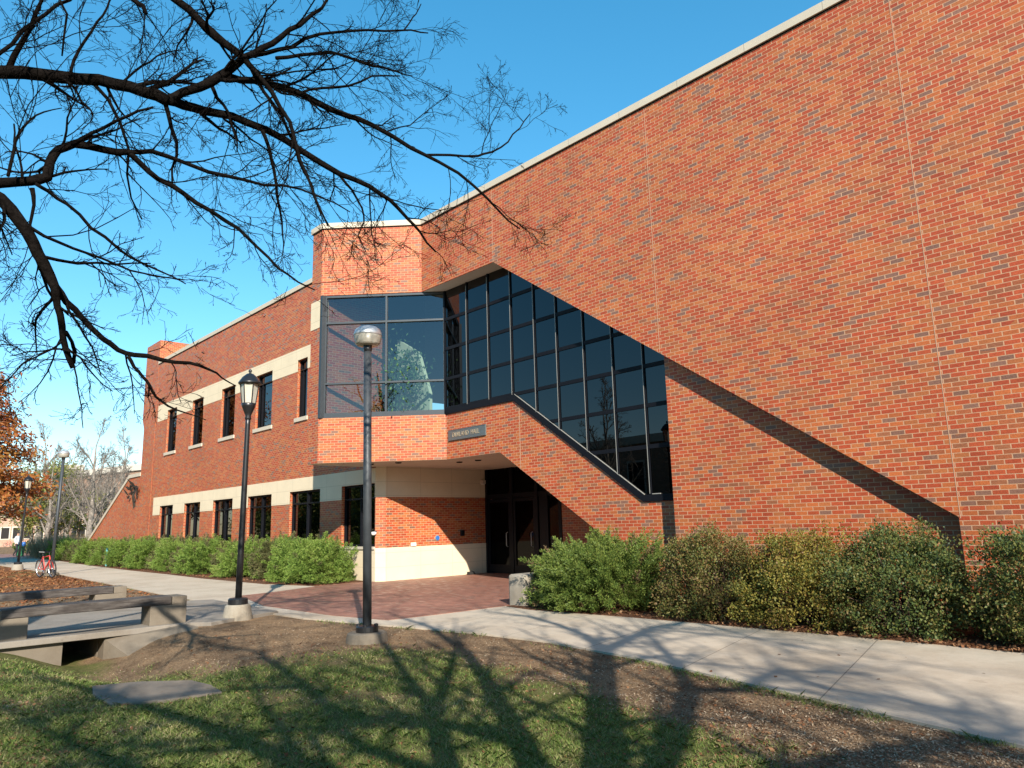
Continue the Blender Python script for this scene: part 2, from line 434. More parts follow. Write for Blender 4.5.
# red brick plaza in front of the doors, set into the walk
sheet('brick_plaza', [(-17.9, 7.5), (-15.1, 6.83), (-12.3, 6.85), (-10.85, 7.08), (-10.78, 8.2), (-10.78, 10.02), (-10.78, 16.0), (-18.8, 16.0), (-18.8, 11.7), (-19.1, 10.6), (-18.2, 8.6)], -.1, .03, M_PAVER)
sheet('path', [(-75, -3), (-64, 9.0), (-63, 14), (-92, 22), (-97, 18), (-84, 13), (-92, -3)], -.1, .026, M_PAVER)
# leaf mould beds under the planting
s = NT('planting_bed'); P = s.pos()
M_BED = s.fin(s.ramp(s.noise(26, 5, .75, P), [(.35, (.03, .018, .012)), (.5, (.12, .055, .03)), (.62, (.2, .1, .055)), (.75, (.28, .17, .11))]), .95, 0, .1); s.bump(s.noise(26, 5, .75, s.pos()), .8, .04)
sheet('planting_bed', [(-10.7, 9.62), (-9.95, 9.5), (-7.74, 9.7), (-4, 9.8), (0, 9.7), (9, 9.55), (9, 12.3), (-10.7, 12.3)], -.08, .034, M_BED)
sheet('planting_bed', [(-62, 11.3), (-56, 11.15), (-44, 10.25), (-35, 9.8), (-29.8, 9.7), (-25.9, 9.5), (-21, 9.55), (-19.15, 10.25), (-18.95, 11.76), (-62, 13.6)], -.08, .034, M_BED)

# ================================================================== BUILDING
B = empty('brick_building', (-16, 11.76, 0))
B.matrix_world = Matrix.Translation((-16, 11.76, 0))
BINV = Matrix.Translation((16, -11.76, 0))
tag(B, 'red brick campus hall with sloping shadowed overhang, dark glazed stair and pale stone bands', 'building')
def part(mb, name, mat, parent=B, **kw):
    o = mb.build(name, mat, None, **kw)
    if parent is not None:
        o.parent = parent
        o.matrix_parent_inverse = BINV if parent is B else Matrix.Identity(4)
    return o
def sub(mb, name, mat, parent, **kw):
    o = mb.build(name, mat, None, **kw); o.parent = parent; return o

YA, YB, YC = 11.76, 12.24, 11.96         # main wall plane, recessed stair plane, lower right wall plane
ZS, ZT, ZF = 8.1, 10.12, 3.32            # upper soffit, wall top, ground-floor soffit

def holed(mb, x0, x1, z0, z1, y, holes, depth, inner=True):
    """wall face with rectangular openings plus reveals"""
    xs = sorted({x0, x1, *[h[0] for h in holes], *[h[1] for h in holes]}); zs = sorted({z0, z1, *[h[2] for h in holes], *[h[3] for h in holes]})
    xs = [x for x in xs if x0 <= x <= x1]; zs = [z for z in zs if z0 <= z <= z1]
    for i in range(len(xs) - 1):
        for j in range(len(zs) - 1):
            cx = (xs[i] + xs[i + 1]) / 2; cz = (zs[j] + zs[j + 1]) / 2
            if any(h[0] < cx < h[1] and h[2] < cz < h[3] for h in holes): continue
            mb.quad((xs[i], y, zs[j]), (xs[i + 1], y, zs[j]), (xs[i + 1], y, zs[j + 1]), (xs[i], y, zs[j + 1]))
    for a, b, c, d in holes:
        c2, d2 = max(c, z0), min(d, z1)
        if d2 <= c2: continue
        mb.quad((a, y, c2), (a, y + depth, c2), (a, y + depth, d2), (a, y, d2))
        mb.quad((b, y, c2), (b, y, d2), (b, y + depth, d2), (b, y + depth, c2))
        if c >= z0: mb.quad((a, y, c), (b, y, c), (b, y + depth, c), (a, y + depth, c))
        if d <= z1: mb.quad((a, y, d), (a, y + depth, d), (b, y + depth, d), (b, y, d))

UP = [(-37.6, -36.25), (-34.22, -32.85), (-30.78, -29.36), (-27.32, -25.9), (-23.87, -23.12)]
LO = [(-37.9, -36.03), (-34.56, -32.61), (-31.18, -29.13), (-27.7, -25.62), (-24.2, -22.02), (-20.64, -18.72)]
up_h = [(a, b, 5.38, 7.47) for a, b in UP]; lo_h = [(a, b, 1.0, 2.84) for a, b in LO]
XW0, XW1 = -39.4, -18.68
mb = MB(); holed(mb, XW0, -18.95, 3.3, ZT, YA, up_h, .32)
holed(mb, XW0, XW1, 0, 3.3, YA, lo_h, .32)
part(mb, 'wall', M_BRICK, fix=False)
for z0, z1, xl, xr, hs_ in ((7.06, 7.88, -39.05, -18.96, up_h), (2.42, 3.28, -38.9, XW1, lo_h)):
    mb = MB(); y = YA - .012
    holed(mb, xl, xr, z0, z1, y, [h for h in hs_ if h[1] < xr], .03)
    mb.quad((xl, y, z1), (xr, y, z1), (xr, YA + .01, z1), (xl, YA + .01, z1)); mb.quad((xl, y, z0), (xr, y, z0), (xr, YA + .01, z0), (xl, YA + .01, z0)); mb.quad((xl, y, z0), (xl, y, z1), (xl, YA + .01, z1), (xl, YA + .01, z0))
    part(mb, 'belt_course', M_STONE, fix=False)
# stone base near the entrance (window wall end, splay and entrance side wall)
mb = MB(); holed(mb, -21.2, XW1 + .003, 0, .97, YA - .012, [], .03); mb.quad((-21.2, YA - .012, .97), (XW1, YA - .012, .97), (XW1, YA + .01, .97), (-21.2, YA + .01, .97))
part(mb, 'stone_base', M_STONE, fix=False)
# splayed corner + entrance side wall (plane x = -18.48)
XE = -18.48
for z0, z1, nm, m, pr in ((.97, 2.42, 'wall', M_BRICK, 0), (2.42, ZF + .02, 'belt_course', M_STONE, .012), (0, .97, 'stone_base', M_STONE, .012)):
    mb = MB(); d = pr * .7
    mb.quad((XW1 + d * .4, YA - pr, z0), (XE + pr, YA + .21 - d * .4, z0), (XE + pr, YA + .21 - d * .4, z1), (XW1 + d * .4, YA - pr, z1))
    mb.quad((XE + pr, YA + .21 - d * .4, z0), (XE + pr, 16.1, z0), (XE + pr, 16.1, z1), (XE + pr, YA + .21 - d * .4, z1))
    if pr:
        zt = z1 if nm == 'stone_base' else z0
        mb.poly([(XW1, YA - pr, zt), (XE + pr, YA + .21, zt), (XE + pr, 16.1, zt), (XE - .01, 16.1, zt), (XE - .01, YA + .21, zt), (XW1, YA + .01, zt)])
    part(mb, nm, m, fix=False)

# --- windows (frames, transoms, panes, sills)
def window(x0, x1, z0, z1, kind):
    y = YA + .1; w = .06; mb = MB()
    mb.box(x0, x0 + w, y, y + .1, z0, z1); mb.box(x1 - w, x1, y, y + .1, z0, z1)
    mb.box(x0 + w, x1 - w, y, y + .1, z1 - w, z1); mb.box(x0 + w, x1 - w, y, y + .1, z0, z0 + w)
    zt = z1 - (.42 if kind == 'lower' else .36)
    if kind == 'lower':
        xm = x0 + (x1 - x0) * .52
        mb.box(xm - .03, xm + .03, y - .015, y + .1, z0 + w, z1 - w)
        mb.box(x0 + w, xm - .03, y - .008, y + .1, zt - .025, zt + .025); mb.box(xm + .03, x1 - w, y - .008, y + .1, zt - .025, zt + .025)
    else:
        mb.box(x0 + w, x1 - w, y - .008, y + .1, zt - .022, zt + .022)
        xm = x0 + w + (x1 - x0) * .2
        mb.box(xm - .02, xm + .02, y, y + .1, z0 + w, zt - .022)
    f = part(mb, 'window', M_BRONZE, fix=False)
    p = MB(); p.quad((x0 + w, y + .06, z0 + w), (x1 - w, y + .06, z0 + w), (x1 - w, y + .06, z1 - w), (x0 + w, y + .06, z1 - w)); sub(p, 'pane', M_GLASS_DK, f, fix=False)
    b = MB()
    # half drawn blind a little way behind the glass
    if kind == 'upper' or random.random() < .3:
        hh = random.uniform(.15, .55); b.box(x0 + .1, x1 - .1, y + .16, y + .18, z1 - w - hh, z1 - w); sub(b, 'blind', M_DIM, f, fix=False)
    if kind == 'upper':
        s_ = MB(); s_.box(x0 - .1, x1 + .1, YA - .05, y + .02, z0 - .13, z0 + .005); sub(s_, 'sill', M_COPE, f)
    elif x0 > -21:
        s_ = MB(); s_.box(x0 - .03, x1 + .02, YA - .05, y + .02, z0 - .07, z0 + .005); sub(s_, 'sill', M_COPE, f)
    return f
for a, b in UP: window(a, b, 5.38, 7.47, 'upper')
for a, b in LO: window(a, b, 1.0, 2.84, 'lower')

# --- main gable wall with the sloping lower edge
D0 = (-13.28, ZS); D1 = (-3.49, 1.48); XR = 12.0
mb = MB()
ox = 0
prof = [(-16.37, ZS), D0, D1, (-3.49, -.1), (XR, -.1), (XR, ZT), (-16.37, ZT)]
mb.slab(prof, YA, YA + .46); mb2 = mb
part(mb, 'wall', M_BRICK)
# lower right wall below the slope, and its end
mb = MB(); sl = (D1[1] - D0[1]) / (D1[0] - D0[0])
zz_ = lambda x: D0[1] + sl * (x - D0[0]) + .25
mb.slab([(-8.42, -.1), (-3.35, -.1), (-3.35, zz_(-3.35)), (-8.42, zz_(-8.42))], YC, YC + .5)
part(mb, 'wall', M_BRICK)
# stair band in the recessed plane: sign panel then slope
E0 = (-13.72, ZF); esl = -.637
prof = [(-15.88, ZF), E0, (-8.36, max(-.1, E0[1] + esl * (-8.36 - E0[0]))), (-8.36, 1.93), (-9.36, 1.93), (-13.18, 4.56), (-15.88, 4.56)]
mb = MB(); mb.slab(prof, YB, YB + .35); part(mb, 'wall', M_BRICK)
# bay: 45 degree face, spandrel below the glass and head above it, and its short side face
C1 = Vector((-16.37, YA, 0)); T45 = Vector((-1, -1, 0)).normalized(); N45 = Vector((-1, 1, 0)).normalized()   # N45 points inwards
Lw = 2.885; Lr = -.68
C2 = C1 + T45 * Lw
mb = MB(); mb.slab_dir(C1, T45, N45, [(0, ZS), (Lw, ZS), (Lw, ZT), (0, ZT)], 0, .3); part(mb, 'wall', M_BRICK)
mb = MB(); mb.slab_dir(C1, T45, N45, [(Lr, ZF), (Lw, ZF), (Lw, 4.56), (Lr, 4.56)], 0, .3); part(mb, 'wall', M_BRICK)
XS = -18.97
mb = MB()
mb.slab([(XS, ZF), (C2.x, ZF), (C2.x, 7.17), (XS, 7.17)], C2.y, C2.y + .25); mb.slab([(XS, 7.99), (C2.x, 7.99), (C2.x, ZT), (XS, ZT)], C2.y, C2.y + .25)
mb.box(XS - .0, XS + .25, C2.y + .251, YA + .2, ZF, ZT)
part(mb, 'wall', M_BRICK)
mb = MB(); mb.slab([(XS - .008, 7.17), (C2.x + .004, 7.17), (C2.x + .004, 7.99), (XS - .008, 7.99)], C2.y - .012, C2.y + .24); part(mb, 'quoin_block', M_STONE)
# soffits
mb = MB(); mb.poly([(XS, C2.y, ZF - .004), (C2.x, C2.y, ZF - .004), (-15.88, YB, ZF - .004), (-13.72, YB, ZF - .004), (-13.4, YB + .3, ZF - .004), (-13.4, 16.1, ZF - .004), (-18.7, 16.1, ZF - .004), (-18.7, YA, ZF - .004), (XS, YA, ZF - .004)])
mb.quad((-13.72, YB + .34, ZF - .003), (-13.72, 16.1, ZF - .003), (-8.2, 16.1, ZF + esl * 5.52), (-8.2, YB + .34, ZF + esl * 5.52))
sf = part(mb, 'soffit', M_SOFFIT, fix=False)
for x, y in ((-17.9, 11.1), (-17.2, 11.55), (-16.3, 13.0), (-15.6, 13.1)):
    mb = MB(); mb.lathe([(.09, 0), (.09, -.02), (.07, -.03)], (x, y, ZF - .004), 12); sub(mb, 'downlight', M_DARK, sf)
mb = MB(); mb.poly([(-16.42, YA + .02, ZS - .003), (-13.28, YA + .02, ZS - .003), (-13.28, YB + .4, ZS - .003), (-16.42, YB + .4, ZS - .003)]); part(mb, 'soffit', M_SOFFIT, fix=False)
# copings with a thin metal flashing below
def coping(pts, back):
    mb = MB(); fl = MB()
    mb.prism(pts + back, ZT, ZT + .16)
    part(mb, 'coping', M_COPE)
coping([(XW0 - .0, YA - .05), (XS + .01, YA - .05)], [(XS + .01, YA + .4), (XW0, YA + .4)])
o1 = C2 - N45 * .05; o2 = C1 - N45 * .05
k = .05 * math.tan(math.radians(22.5))
coping([(XS - .05, YA + .4), (XS - .05, C2.y - .05), (C2.x + k, C2.y - .05), (C1.x + k, YA - .05), (XR, YA - .05)], [(XR, YA + .4), (C1.x - .3, YA + .4), (C2.x - .15, C2.y + .4), (XS + .35, C2.y + .4), (XS + .35, YA + .4)])
mb = MB(); mb.prism([(XW0, YA - .015), (XS, YA - .015), (XS, YA + .3), (XW0, YA + .3)], ZT - .025, ZT - .001)
mb.prism([(XS - .015, YA), (XS - .015, C2.y - .015), (C2.x + .006, C2.y - .015), (C1.x + .006, YA - .015), (XR, YA - .015), (XR, YA + .2), (C1.x, YA + .2), (C2.x, C2.y + .2), (XS + .2, C2.y + .2), (XS + .2, YA)], ZT - .025, ZT - .001)
part(mb, 'flashing', M_BRONZE)
# movement joints
for x, z0, z1 in ((-13.27, ZS, ZT - .04), (-8.37, 4.78 + .02, ZT - .04), (-3.47, 1.46, ZT - .04)):
    mb = MB(); mb.box(x - .0055, x + .0055, YA - .003, YA + .02, z0, z1); part(mb, 'expansion_joint', M_JOINT, fix=False)
mb = MB(); mb.box(-9.5, -3.48, YA - .0022, YA + .02, 8.995, 9.001); part(mb, 'expansion_joint', M_JOINT, fix=False)
mb = MB(); mb.box(-5.0, -3.48, YA - .0022, YA + .02, 4.464, 4.470); part(mb, 'expansion_joint', M_JOINT, fix=False)
mb = MB(); mb.box(-12.97 - .008, -12.97 + .008, YB - .003, YB + .02, ZF - .45, 4.43)
part(mb, 'expansion_joint', M_JOINT, fix=False)

# --- bay window glazing
def framebars(bars, o, t, n, d0, d1):
    mb = MB()
    for u0, u1, z0, z1 in bars: mb.slab_dir(o, t, n, [(u0, z0), (u1, z0), (u1, z1), (u0, z1)], d0, d1)
    return mb
zb0, zb1 = 4.56, ZS; us = [Lr, 1.01, 2.72]; zs = [4.70, 5.53, 7.28, 8.03]
bars = [(Lr, Lw, zb0, 4.70), (Lr, 2.8, 8.03, zb1), (2.72, Lw, 4.701, 8.029), (Lr, Lr + .07, 4.701, 8.029), (1.01 - .024, 1.01 + .024, 4.701, 8.029)]
for z in (5.53, 7.28): bars += [(Lr + .071, .985, z - .026, z + .026), (1.035, 2.719, z - .026, z + .026)]
bw = part(framebars(bars, C1, T45, N45, .02, .16), 'bay_window', M_ALU, fix=True)
for u0, u1 in ((Lr + .07, .986), (1.034, 2.72)):
    for z0, z1 in ((4.7, 5.504), (5.556, 7.254), (7.306, 8.03)):
        mb = MB(); q = lambda u, z: C1 + T45 * u + N45 * .09 + UPV * z
        mb.quad(q(u0, z0), q(u1, z0), q(u1, z1), q(u0, z1)); sub(mb, 'pane', M_GLASS_BAY, bw, fix=False)
# outer corner trim that turns onto the short side
mb = MB(); mb.box(C2.x - .02, C2.x + .1, C2.y - .012, C2.y + .1, 4.56, 8.09); sub(mb, 'corner_trim', M_ALU, bw)

# --- stair curtain wall
mx = [-15.93, -14.93, -14.05, -13.17, -12.34, -11.6, -10.77, -9.95, -9.14, -8.44]
hz = [7.27, 6.42, 5.56, 4.73, 3.9, 3.05, 2.2]
def ztop(x): return ZS if x < D0[0] else ZS + sl * (x - D0[0]) + .35
def zbot(x):
    if x < -13.18: return 4.56
    if x < -9.36: return 4.56 + (1.93 - 4.56) / (-9.36 + 13.18) * (x + 13.18)
    return 1.93
mb = MB()
for x in mx[:-1] + [-8.45]:
    w = .044 if x > -15.9 else .07
    mb.box(x - w / 2, x + w / 2, YB - .03, YB + .1, zbot(x) + .02, ztop(x))
for z in (7.27, 6.42, 5.56, 4.73, 3.9, 3.05):
    z = z - .02
    xe = D0[0] + (z - .3 - ZS) / sl if z > 1 else -8.4
    xs_ = -15.9 if z > 4.5 else -13.18 + (z - 4.56) / ((1.93 - 4.56) / 3.82)
    mb.box(xs_, min(-8.44, xe + .6), YB - .025, YB + .08, z - .042, z + .042)
# sill frame following the brick
mb.slab([(-15.9, 4.555), (-13.16, 4.555), (-9.34, 1.925), (-8.4, 1.925), (-8.4, 2.06), (-9.30, 2.06), (-13.12, 4.69), (-15.9, 4.69)], YB - .035, YB + .14)
cw = part(mb, 'curtain_wall', M_BRONZE, fix=True)
mb = MB()                                                                    # pale strips that paint in sunlight on the mullion edges and sill
for x in mx[1:-1]:
    mb.box(x - .022, x - .009, YB - .034, YB - .0305, zbot(x) + .15, ztop(x) - .1)
mb.slab([(-13.1, 4.70), (-9.3, 2.063), (-9.3, 2.076), (-13.1, 4.713)], YB - .0345, YB - .006); mb.box(-9.1, -8.9, YB - .0345, YB - .006, 2.063, 2.08)
sub(mb, 'mullion_lit_strip', M_SILVER, cw)
mb = MB(); mb.slab([(-15.9, 4.6), (-13.18, 4.6), (-9.36, 1.98), (-8.42, 1.98), (-8.42, ZS + sl * (-8.42 - D0[0]) + .4), (-13.2, 8.1), (-15.9, 8.1)], YB + .0, YB + .012); sub(mb, 'glazing', M_GLASS_DK, cw)

# --- entrance: dark glazed doors at the back of the porch
YD = 15.8
fr = [(XE, -15.07, ZF - .75, ZF - .02)]
mb = MB()
mb.box(XE, -15.07, YD, YD + .12, 2.36, 2.5)
for x in (-18.43, -17.22, -16.1, -15.12): mb.box(x - .06, x + .06, YD - .02, YD + .12, .03, ZF)
mb.box(-15.96 - .02, -15.62, YD - .012, YD + .12, .03, 2.36)
dw = part(mb, 'entrance', M_BRONZE, fix=True)
def leaf(x0, x1, hs):
    mb = MB(); w = .09
    mb.box(x0, x0 + w, YD + .0, YD + .06, .04, 2.34); mb.box(x1 - w, x1, YD + .0, YD + .06, .04, 2.34); mb.box(x0 + w, x1 - w, YD, YD + .06, .04, .3); mb.box(x0 + w, x1 - w, YD, YD + .06, 2.24, 2.34)
    d = sub(mb, 'door', M_BRONZE, dw)
    d.parent = dw
    return d
d1 = leaf(-18.36, -17.29, 1); d2 = leaf(-17.15, -16.17, -1)
for x in (-17.42, -16.3):
    mb = MB(); mb.tube([(x, YD - .01, .85), (x, YD - .07, .88), (x, YD - .07, 1.27), (x, YD - .01, 1.3)], .014, 8); sub(mb, 'handle', M_SILVER, dw)
for x0, x1, z0, z1 in ((-18.27, -17.38, .3, 2.24), (-17.06, -16.26, .3, 2.24), (-15.6, -15.19, .06, 2.36), (-18.37, -15.18, 2.5, ZF)):
    mb = MB(); mb.quad((x0, YD + .03, z0), (x1, YD + .03, z0), (x1, YD + .03, z1), (x0, YD + .03, z1)); sub(mb, 'pane', M_GLASS_DOOR, dw, fix=False)
mb = MB(); mb.slab([(-15.06, 0), (-8.4, 0), (-8.4, 3.4), (-15.06, 3.4)], YD, YD + .3); part(mb, 'wall', M_BRICK)
# --- interiors, roof
mb = MB()
mb.box(-18.6, -8.0, 12.9, 16.2, 4.2, 4.3)                  # upper landing floor
mb.poly([(XS, C2.y + .2, 4.3), (C2.x + .2, C2.y + .3, 4.3), (-15.8, YB + .3, 4.3), (-8, YB + .4, 4.3), (-8, 13, 4.3), (XS, 13, 4.3)])
mb.quad((-18.6, 16.2, 4.3), (-8, 16.2, 4.3), (-8, 16.2, 10), (-18.6, 16.2, 10))
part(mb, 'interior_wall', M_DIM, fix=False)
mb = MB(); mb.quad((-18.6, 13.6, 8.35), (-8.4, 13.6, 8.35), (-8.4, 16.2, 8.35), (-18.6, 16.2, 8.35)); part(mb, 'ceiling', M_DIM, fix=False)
mb = MB(); mb.slab_dir((XE - .02, 9.98, 0), (0, 1, 0), (-1, 0, 0), [(0, 4.3), (1.95, 4.3), (1.95, 8.4), (0, 8.4)], 0, .2); part(mb, 'interior_wall', M_BRICK)
mb = MB(); mb.slab([(-18.4, 4.3), (-16.75, 4.3), (-16.75, 5.3), (-17.3, 6.6), (-18.4, 7.2)], 12.3, 12.4); part(mb, 'interior_wall', M_SUNPATCH)  # sunlit patch put into the outline and pale colour of a panel
mb = MB()
mb.quad((-8, 12.3, -.1), (-8, 16.2, -.1), (-8, 16.2, 10), (-8, 12.3, 10))
mb.box(-18.6, -8, 18.4, 18.5, 0, 4.2); mb.box(-18.7, -18.6, 16, 18.4, 0, 4.2); mb.box(-15.0, -14.9, 16.2, 18.4, 0, 4.2)
mb.box(XW0, -18.9, 13.6, 13.7, 0, 10); mb.box(XW0, -18.9, YA + .34, 13.6, 4.2, 4.3)
mb.quad((-18.9, YA + .3, 0), (-18.9, 13.6, 0), (-18.9, 13.6, 10), (-18.9, YA + .3, 10))
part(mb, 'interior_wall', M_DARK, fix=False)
mb = MB(); mb.prism([(XW0, YA + .1), (XS + .1, YA + .1), (XS + .1, C2.y + .1), (C2.x, C2.y + .15), (C1.x, YA + .2), (XR, YA + .2), (XR, 40), (XW0, 40)], 9.7, 9.8)
mb.quad((XR, YA + .2, 0), (XR, 40, 0), (XR, 40, 9.7), (XR, YA + .2, 9.7)); mb.quad((XW0, 40, 0), (XR, 40, 0), (XR, 40, 9.7), (XW0, 40, 9.7))
part(mb, 'roof', M_ROOF, fix=False)

# --- stair tower at the far end, corbelled near the top, and the roof house behind it
mb = MB()
mb.prism([(-41.2, 11.745), (-39.38, 11.745), (-39.38, 14.6), (-41.2, 14.6)], 0, 6.95)
mb.prism([(-41.2, 11.745), (-39.38, 11.745), (-39.38, 14.6), (-41.5, 14.6), (-41.5, 11.745)], 7.45, 11.4)
mb.add([(-41.2, 11.745, 6.95), (-39.38, 11.745, 6.95), (-39.38, 14.6, 6.95), (-41.2, 14.6, 6.95), (-41.5, 11.745, 7.45), (-39.38, 11.745, 7.45), (-39.38, 14.6, 7.45), (-41.5, 14.6, 7.45)], [(0, 1, 5, 4), (1, 2, 6, 5), (2, 3, 7, 6), (3, 0, 4, 7)])
tw = part(mb, 'stair_tower', M_BRICK)
mb = MB(); mb.prism([(-41.45, 14.61), (-39.4, 14.61), (-39.4, 20.3), (-41.45, 20.3)], 8.8, 11.05); mb.prism([(-42.2, 20.31), (-39.1, 20.31), (-39.1, 23.0), (-42.2, 23.0)], 8.8, 11.75); part(mb, 'roof_house', M_BRICK)
mb = MB(); mb.box(-39.37, -39.34, 14.9, 15.5, 8.9, 10.7); part(mb, 'slot_window', M_DARK)

# --- sloping end wall with stone cap
mb = MB(); mb.slab([(-50.9, -.1), (-41.21, -.1), (-41.21, 4.5), (-43.1, 4.5), (-50.9, 1.0)], YA, YA + .4); part(mb, 'wall', M_BRICK)
mb = MB(); mb.slab([(-50.9, 1.0), (-43.1, 4.5), (-41.21, 4.5), (-41.21, 4.68), (-43.14, 4.68), (-50.98, 1.16)], YA - .05, YA + .45); part(mb, 'coping', M_COPE)
# ================================================================== FIXTURES ON THE BUILDING
def text_mesh(txt, size, ext):
    cu = bpy.data.curves.new('t', 'FONT'); cu.body = txt; cu.size = size; cu.extrude = ext; cu.align_x = 'CENTER'; cu.align_y = 'CENTER'
    o = bpy.data.objects.new('t', cu); COL.objects.link(o)
    dg = bpy.context.evaluated_depsgraph_get(); me = bpy.data.meshes.new_from_object(o.evaluated_get(dg))
    bpy.data.objects.remove(o); return me
pl = empty('name_plaque', (-15.0, YB, 3.95)); tag(pl, 'grey metal name plaque on the brick band above the entrance', 'sign')
M_PLQ = simple('plaque_metal', (.16, .18, .175), .4, .6, .5, .12)
M_LET = simple('bronze_lettering', (.42, .33, .22), .45, .4, .5, .1)
mb = MB(); mb.box(-.78, .78, -.035, .0, -.145, .145); q = mb.build('plate', M_PLQ, pl, bevel=.006)
mb = MB(); mb.box(-.77, .77, -.042, -.034, .125, .14); mb.box(-.77, .77, -.042, -.034, -.14, -.125); mb.build('rim', M_PLQ, pl)
for wd, xw in (('DURLAND', -.245), ('HALL', .36)):
    me = text_mesh(wd, .17, .004); me.materials.append(M_LET)
    lt = bpy.data.objects.new('lettering', me); link(lt, pl); lt.rotation_euler = (math.pi / 2, 0, 0); lt.location = (xw, -.04, -.005); lt.scale = (.86, 1.05, 1)

em = empty('wall_sculpture', (-41.95, YA, 3.65)); tag(em, 'dark metal leaf-burst sculpture fixed to the sloping brick end wall', 'sculpture')
M_SCU = simple('blackened_bronze', (.04, .03, .022), .5, .4, .4, .5)
mb = MB()
rr = random.Random(4)
for i in range(22):
    a = rr.uniform(0, 2 * math.pi); L = rr.uniform(.3, .65); b0 = Vector((rr.uniform(-.8, .75), -.1, rr.uniform(-.15, .4))); d = Vector((math.cos(a) * 1.2, -rr.uniform(.1, .5), math.sin(a) - .35)).normalized()
    s_ = d.cross(Vector((0, 1, 0))).normalized() * .09; mid = b0 + d * L * .45
    mb.add([b0, mid + s_, b0 + d * L, mid - s_, mid + Vector((0, -.05, 0))], [(0, 1, 4), (1, 2, 4), (2, 3, 4), (3, 0, 4)])
mb.build('leaves', M_SCU, em, fix=False)
mb = MB(); mb.tube([(-.05, 0, -.75), (-.02, -.12, -.2), (0, -.05, .3)], [.05, .04, .03], 8); mb.tube([(.12, 0, -.7), (.1, -.1, -.1)], [.04, .03], 8); mb.build('stem', M_SCU, em)

pb = empty('door_push_button', (XE, 13.82, 1.19)); tag(pb, 'round blue push plate on the sunlit entrance side wall', 'push button')
M_BLUE = simple('blue_plastic', (.03, .13, .4), .4); M_WHITE = simple('white_plastic', (.75, .74, .7), .5, var=.05)
mb = MB(); mb.tube([(0, 0, 0), (.03, 0, 0)], .085, 20); mb.build('housing', M_SILVER, pb)
mb = MB(); mb.tube([(.03, 0, 0), (.045, 0, 0)], .066, 20); mb.build('button', M_BLUE, pb)
jb = empty('outlet_box', (XE + .012, 12.93, 1.03)); tag(jb, 'small white outlet box just above the stone base beside the entrance', 'outlet')
mb = MB(); mb.box(0, .04, -.09, .09, -.05, .05); mb.build('cover', M_WHITE, jb, bevel=.008)
wb = empty('wall_grille', (XE, 14.8, 1.31)); tag(wb, 'small dark intercom box on the shaded brick beside the doors', 'intercom')
mb = MB(); mb.box(0, .06, -.07, .07, -.09, .09); mb.build('case', M_BLACK, wb, bevel=.008)
wc = empty('wall_camera', (-18.66, YA - .02, 1.40)); tag(wc, 'white camera dome at the edge of the shaded corner window', 'camera')
mb = MB(); mb.lathe([(0, -.07), (.06, -.06), (.085, -.02), (.085, .02), (.05, .03)], (0, -.06, 0), 14); mb.build('dome', M_WHITE, wc, smooth=True); mb = MB(); mb.box(-.03, .03, -.06, .03, .03, .06); mb.build('bracket', M_GREYPAINT, wc)
ds = empty('door_stop', (-18.3, 14.98, .03)); tag(ds, 'small dark block on the paving against the entrance side wall', 'door stop')
mb = MB(); mb.box(-.06, .08, -.1, .1, 0, .09); mb.build('block', M_DARK, ds, bevel=.01)
wl = empty('wall_light', (XE + .0, 15.66, 2.93)); tag(wl, 'small pale wall light at the corner of the stone band by the doors', 'light')
mb = MB(); mb.box(0, .12, -.07, .07, -.07, .05); mb.build('case', M_SOFFIT, wl, bevel=.01); mb = MB(); mb.box(.02, .1, -.05, .05, -.085, -.071); mb.build('lens', M_WHITE, wl)

# ================================================================== LAMPS
M_GLOBE_T = simple('lamp_cap_metal', (.42, .42, .42), .4, .5, .5, .08)
s = NT('ribbed_lamp_lens'); wv = s.n('ShaderNodeTexWave', wave_type='BANDS', bands_direction='Z'); wv.inputs['Scale'].default_value = 22; s.l(s.obj(), wv.inputs['Vector']); s.bump(wv.outputs[1], .4, .01)
M_LENS = s.fin((.5, .46, .38), .28, 0, .6); s.bsdf.inputs['Transmission Weight'].default_value = .25; s.bsdf.inputs['Subsurface Weight'].default_value = .0
def globe_lamp(x, y, label, lean=0, h=4.27):
    r = empty('globe_lamp', (x, y, 0)); tag(r, label, 'street lamp', 'globe lamps along the walk')
    mb = MB(); mb.lathe([(.30, -.15), (.285, .06), (.27, .115), (.245, .13), (0, .13)], (0, 0, 0), 28); mb.build('footing', M_CONC, r, smooth=False)
    mb = MB(); mb.lathe([(.15, .13), (.155, .14), (.155, .2), (.14, .215), (.088, .22)], (0, 0, 0), 20)
    for k in range(4):
        a = math.pi / 4 + k * math.pi / 2; mb.lathe([(.03, .13), (.03, .235), (0, .245)], (.125 * math.cos(a), .125 * math.sin(a), 0), 8)
    mb.build('base_flange', M_BLACK, r)
    top = Vector((-RGT_H.x * lean, -RGT_H.y * lean, h - .1))
    mb = MB(); mb.tube([(0, 0, .2), top * .5 + Vector((0, 0, .1)), top], [.062, .06, .057], 20); mb.build('post', M_GREYPAINT, r, smooth=True)
    o = (top.x, top.y, top.z - .1)
    mb = MB(); mb.lathe([(.058, .06), (.066, .1), (.066, .17), (.055, .18)], o, 20); mb.build('collar', M_BLACK, r)
    mb = MB(); mb.lathe([(.075, .15), (.15, .155), (.185, .18), (.205, .285), (.207, .295)], o, 28); mb.build('lens', M_LENS, r, smooth=True)
    mb = MB(); mb.lathe([(.205, .296), (.212, .30), (.208, .335), (.185, .395), (.14, .43), (.06, .445), (0, .447)], o, 28); mb.build('cap', M_GLOBE_T, r, smooth=True)
    return r
globe_lamp(-9.25, 5.7, 'tall grey post with a drum shaped lamp head, standing at the near plaza corner', .035)
fg = globe_lamp(-34.6, 6.8, 'distant grey lamp post with a pale drum head and a red bicycle leaning on it', -.09, 4.75)

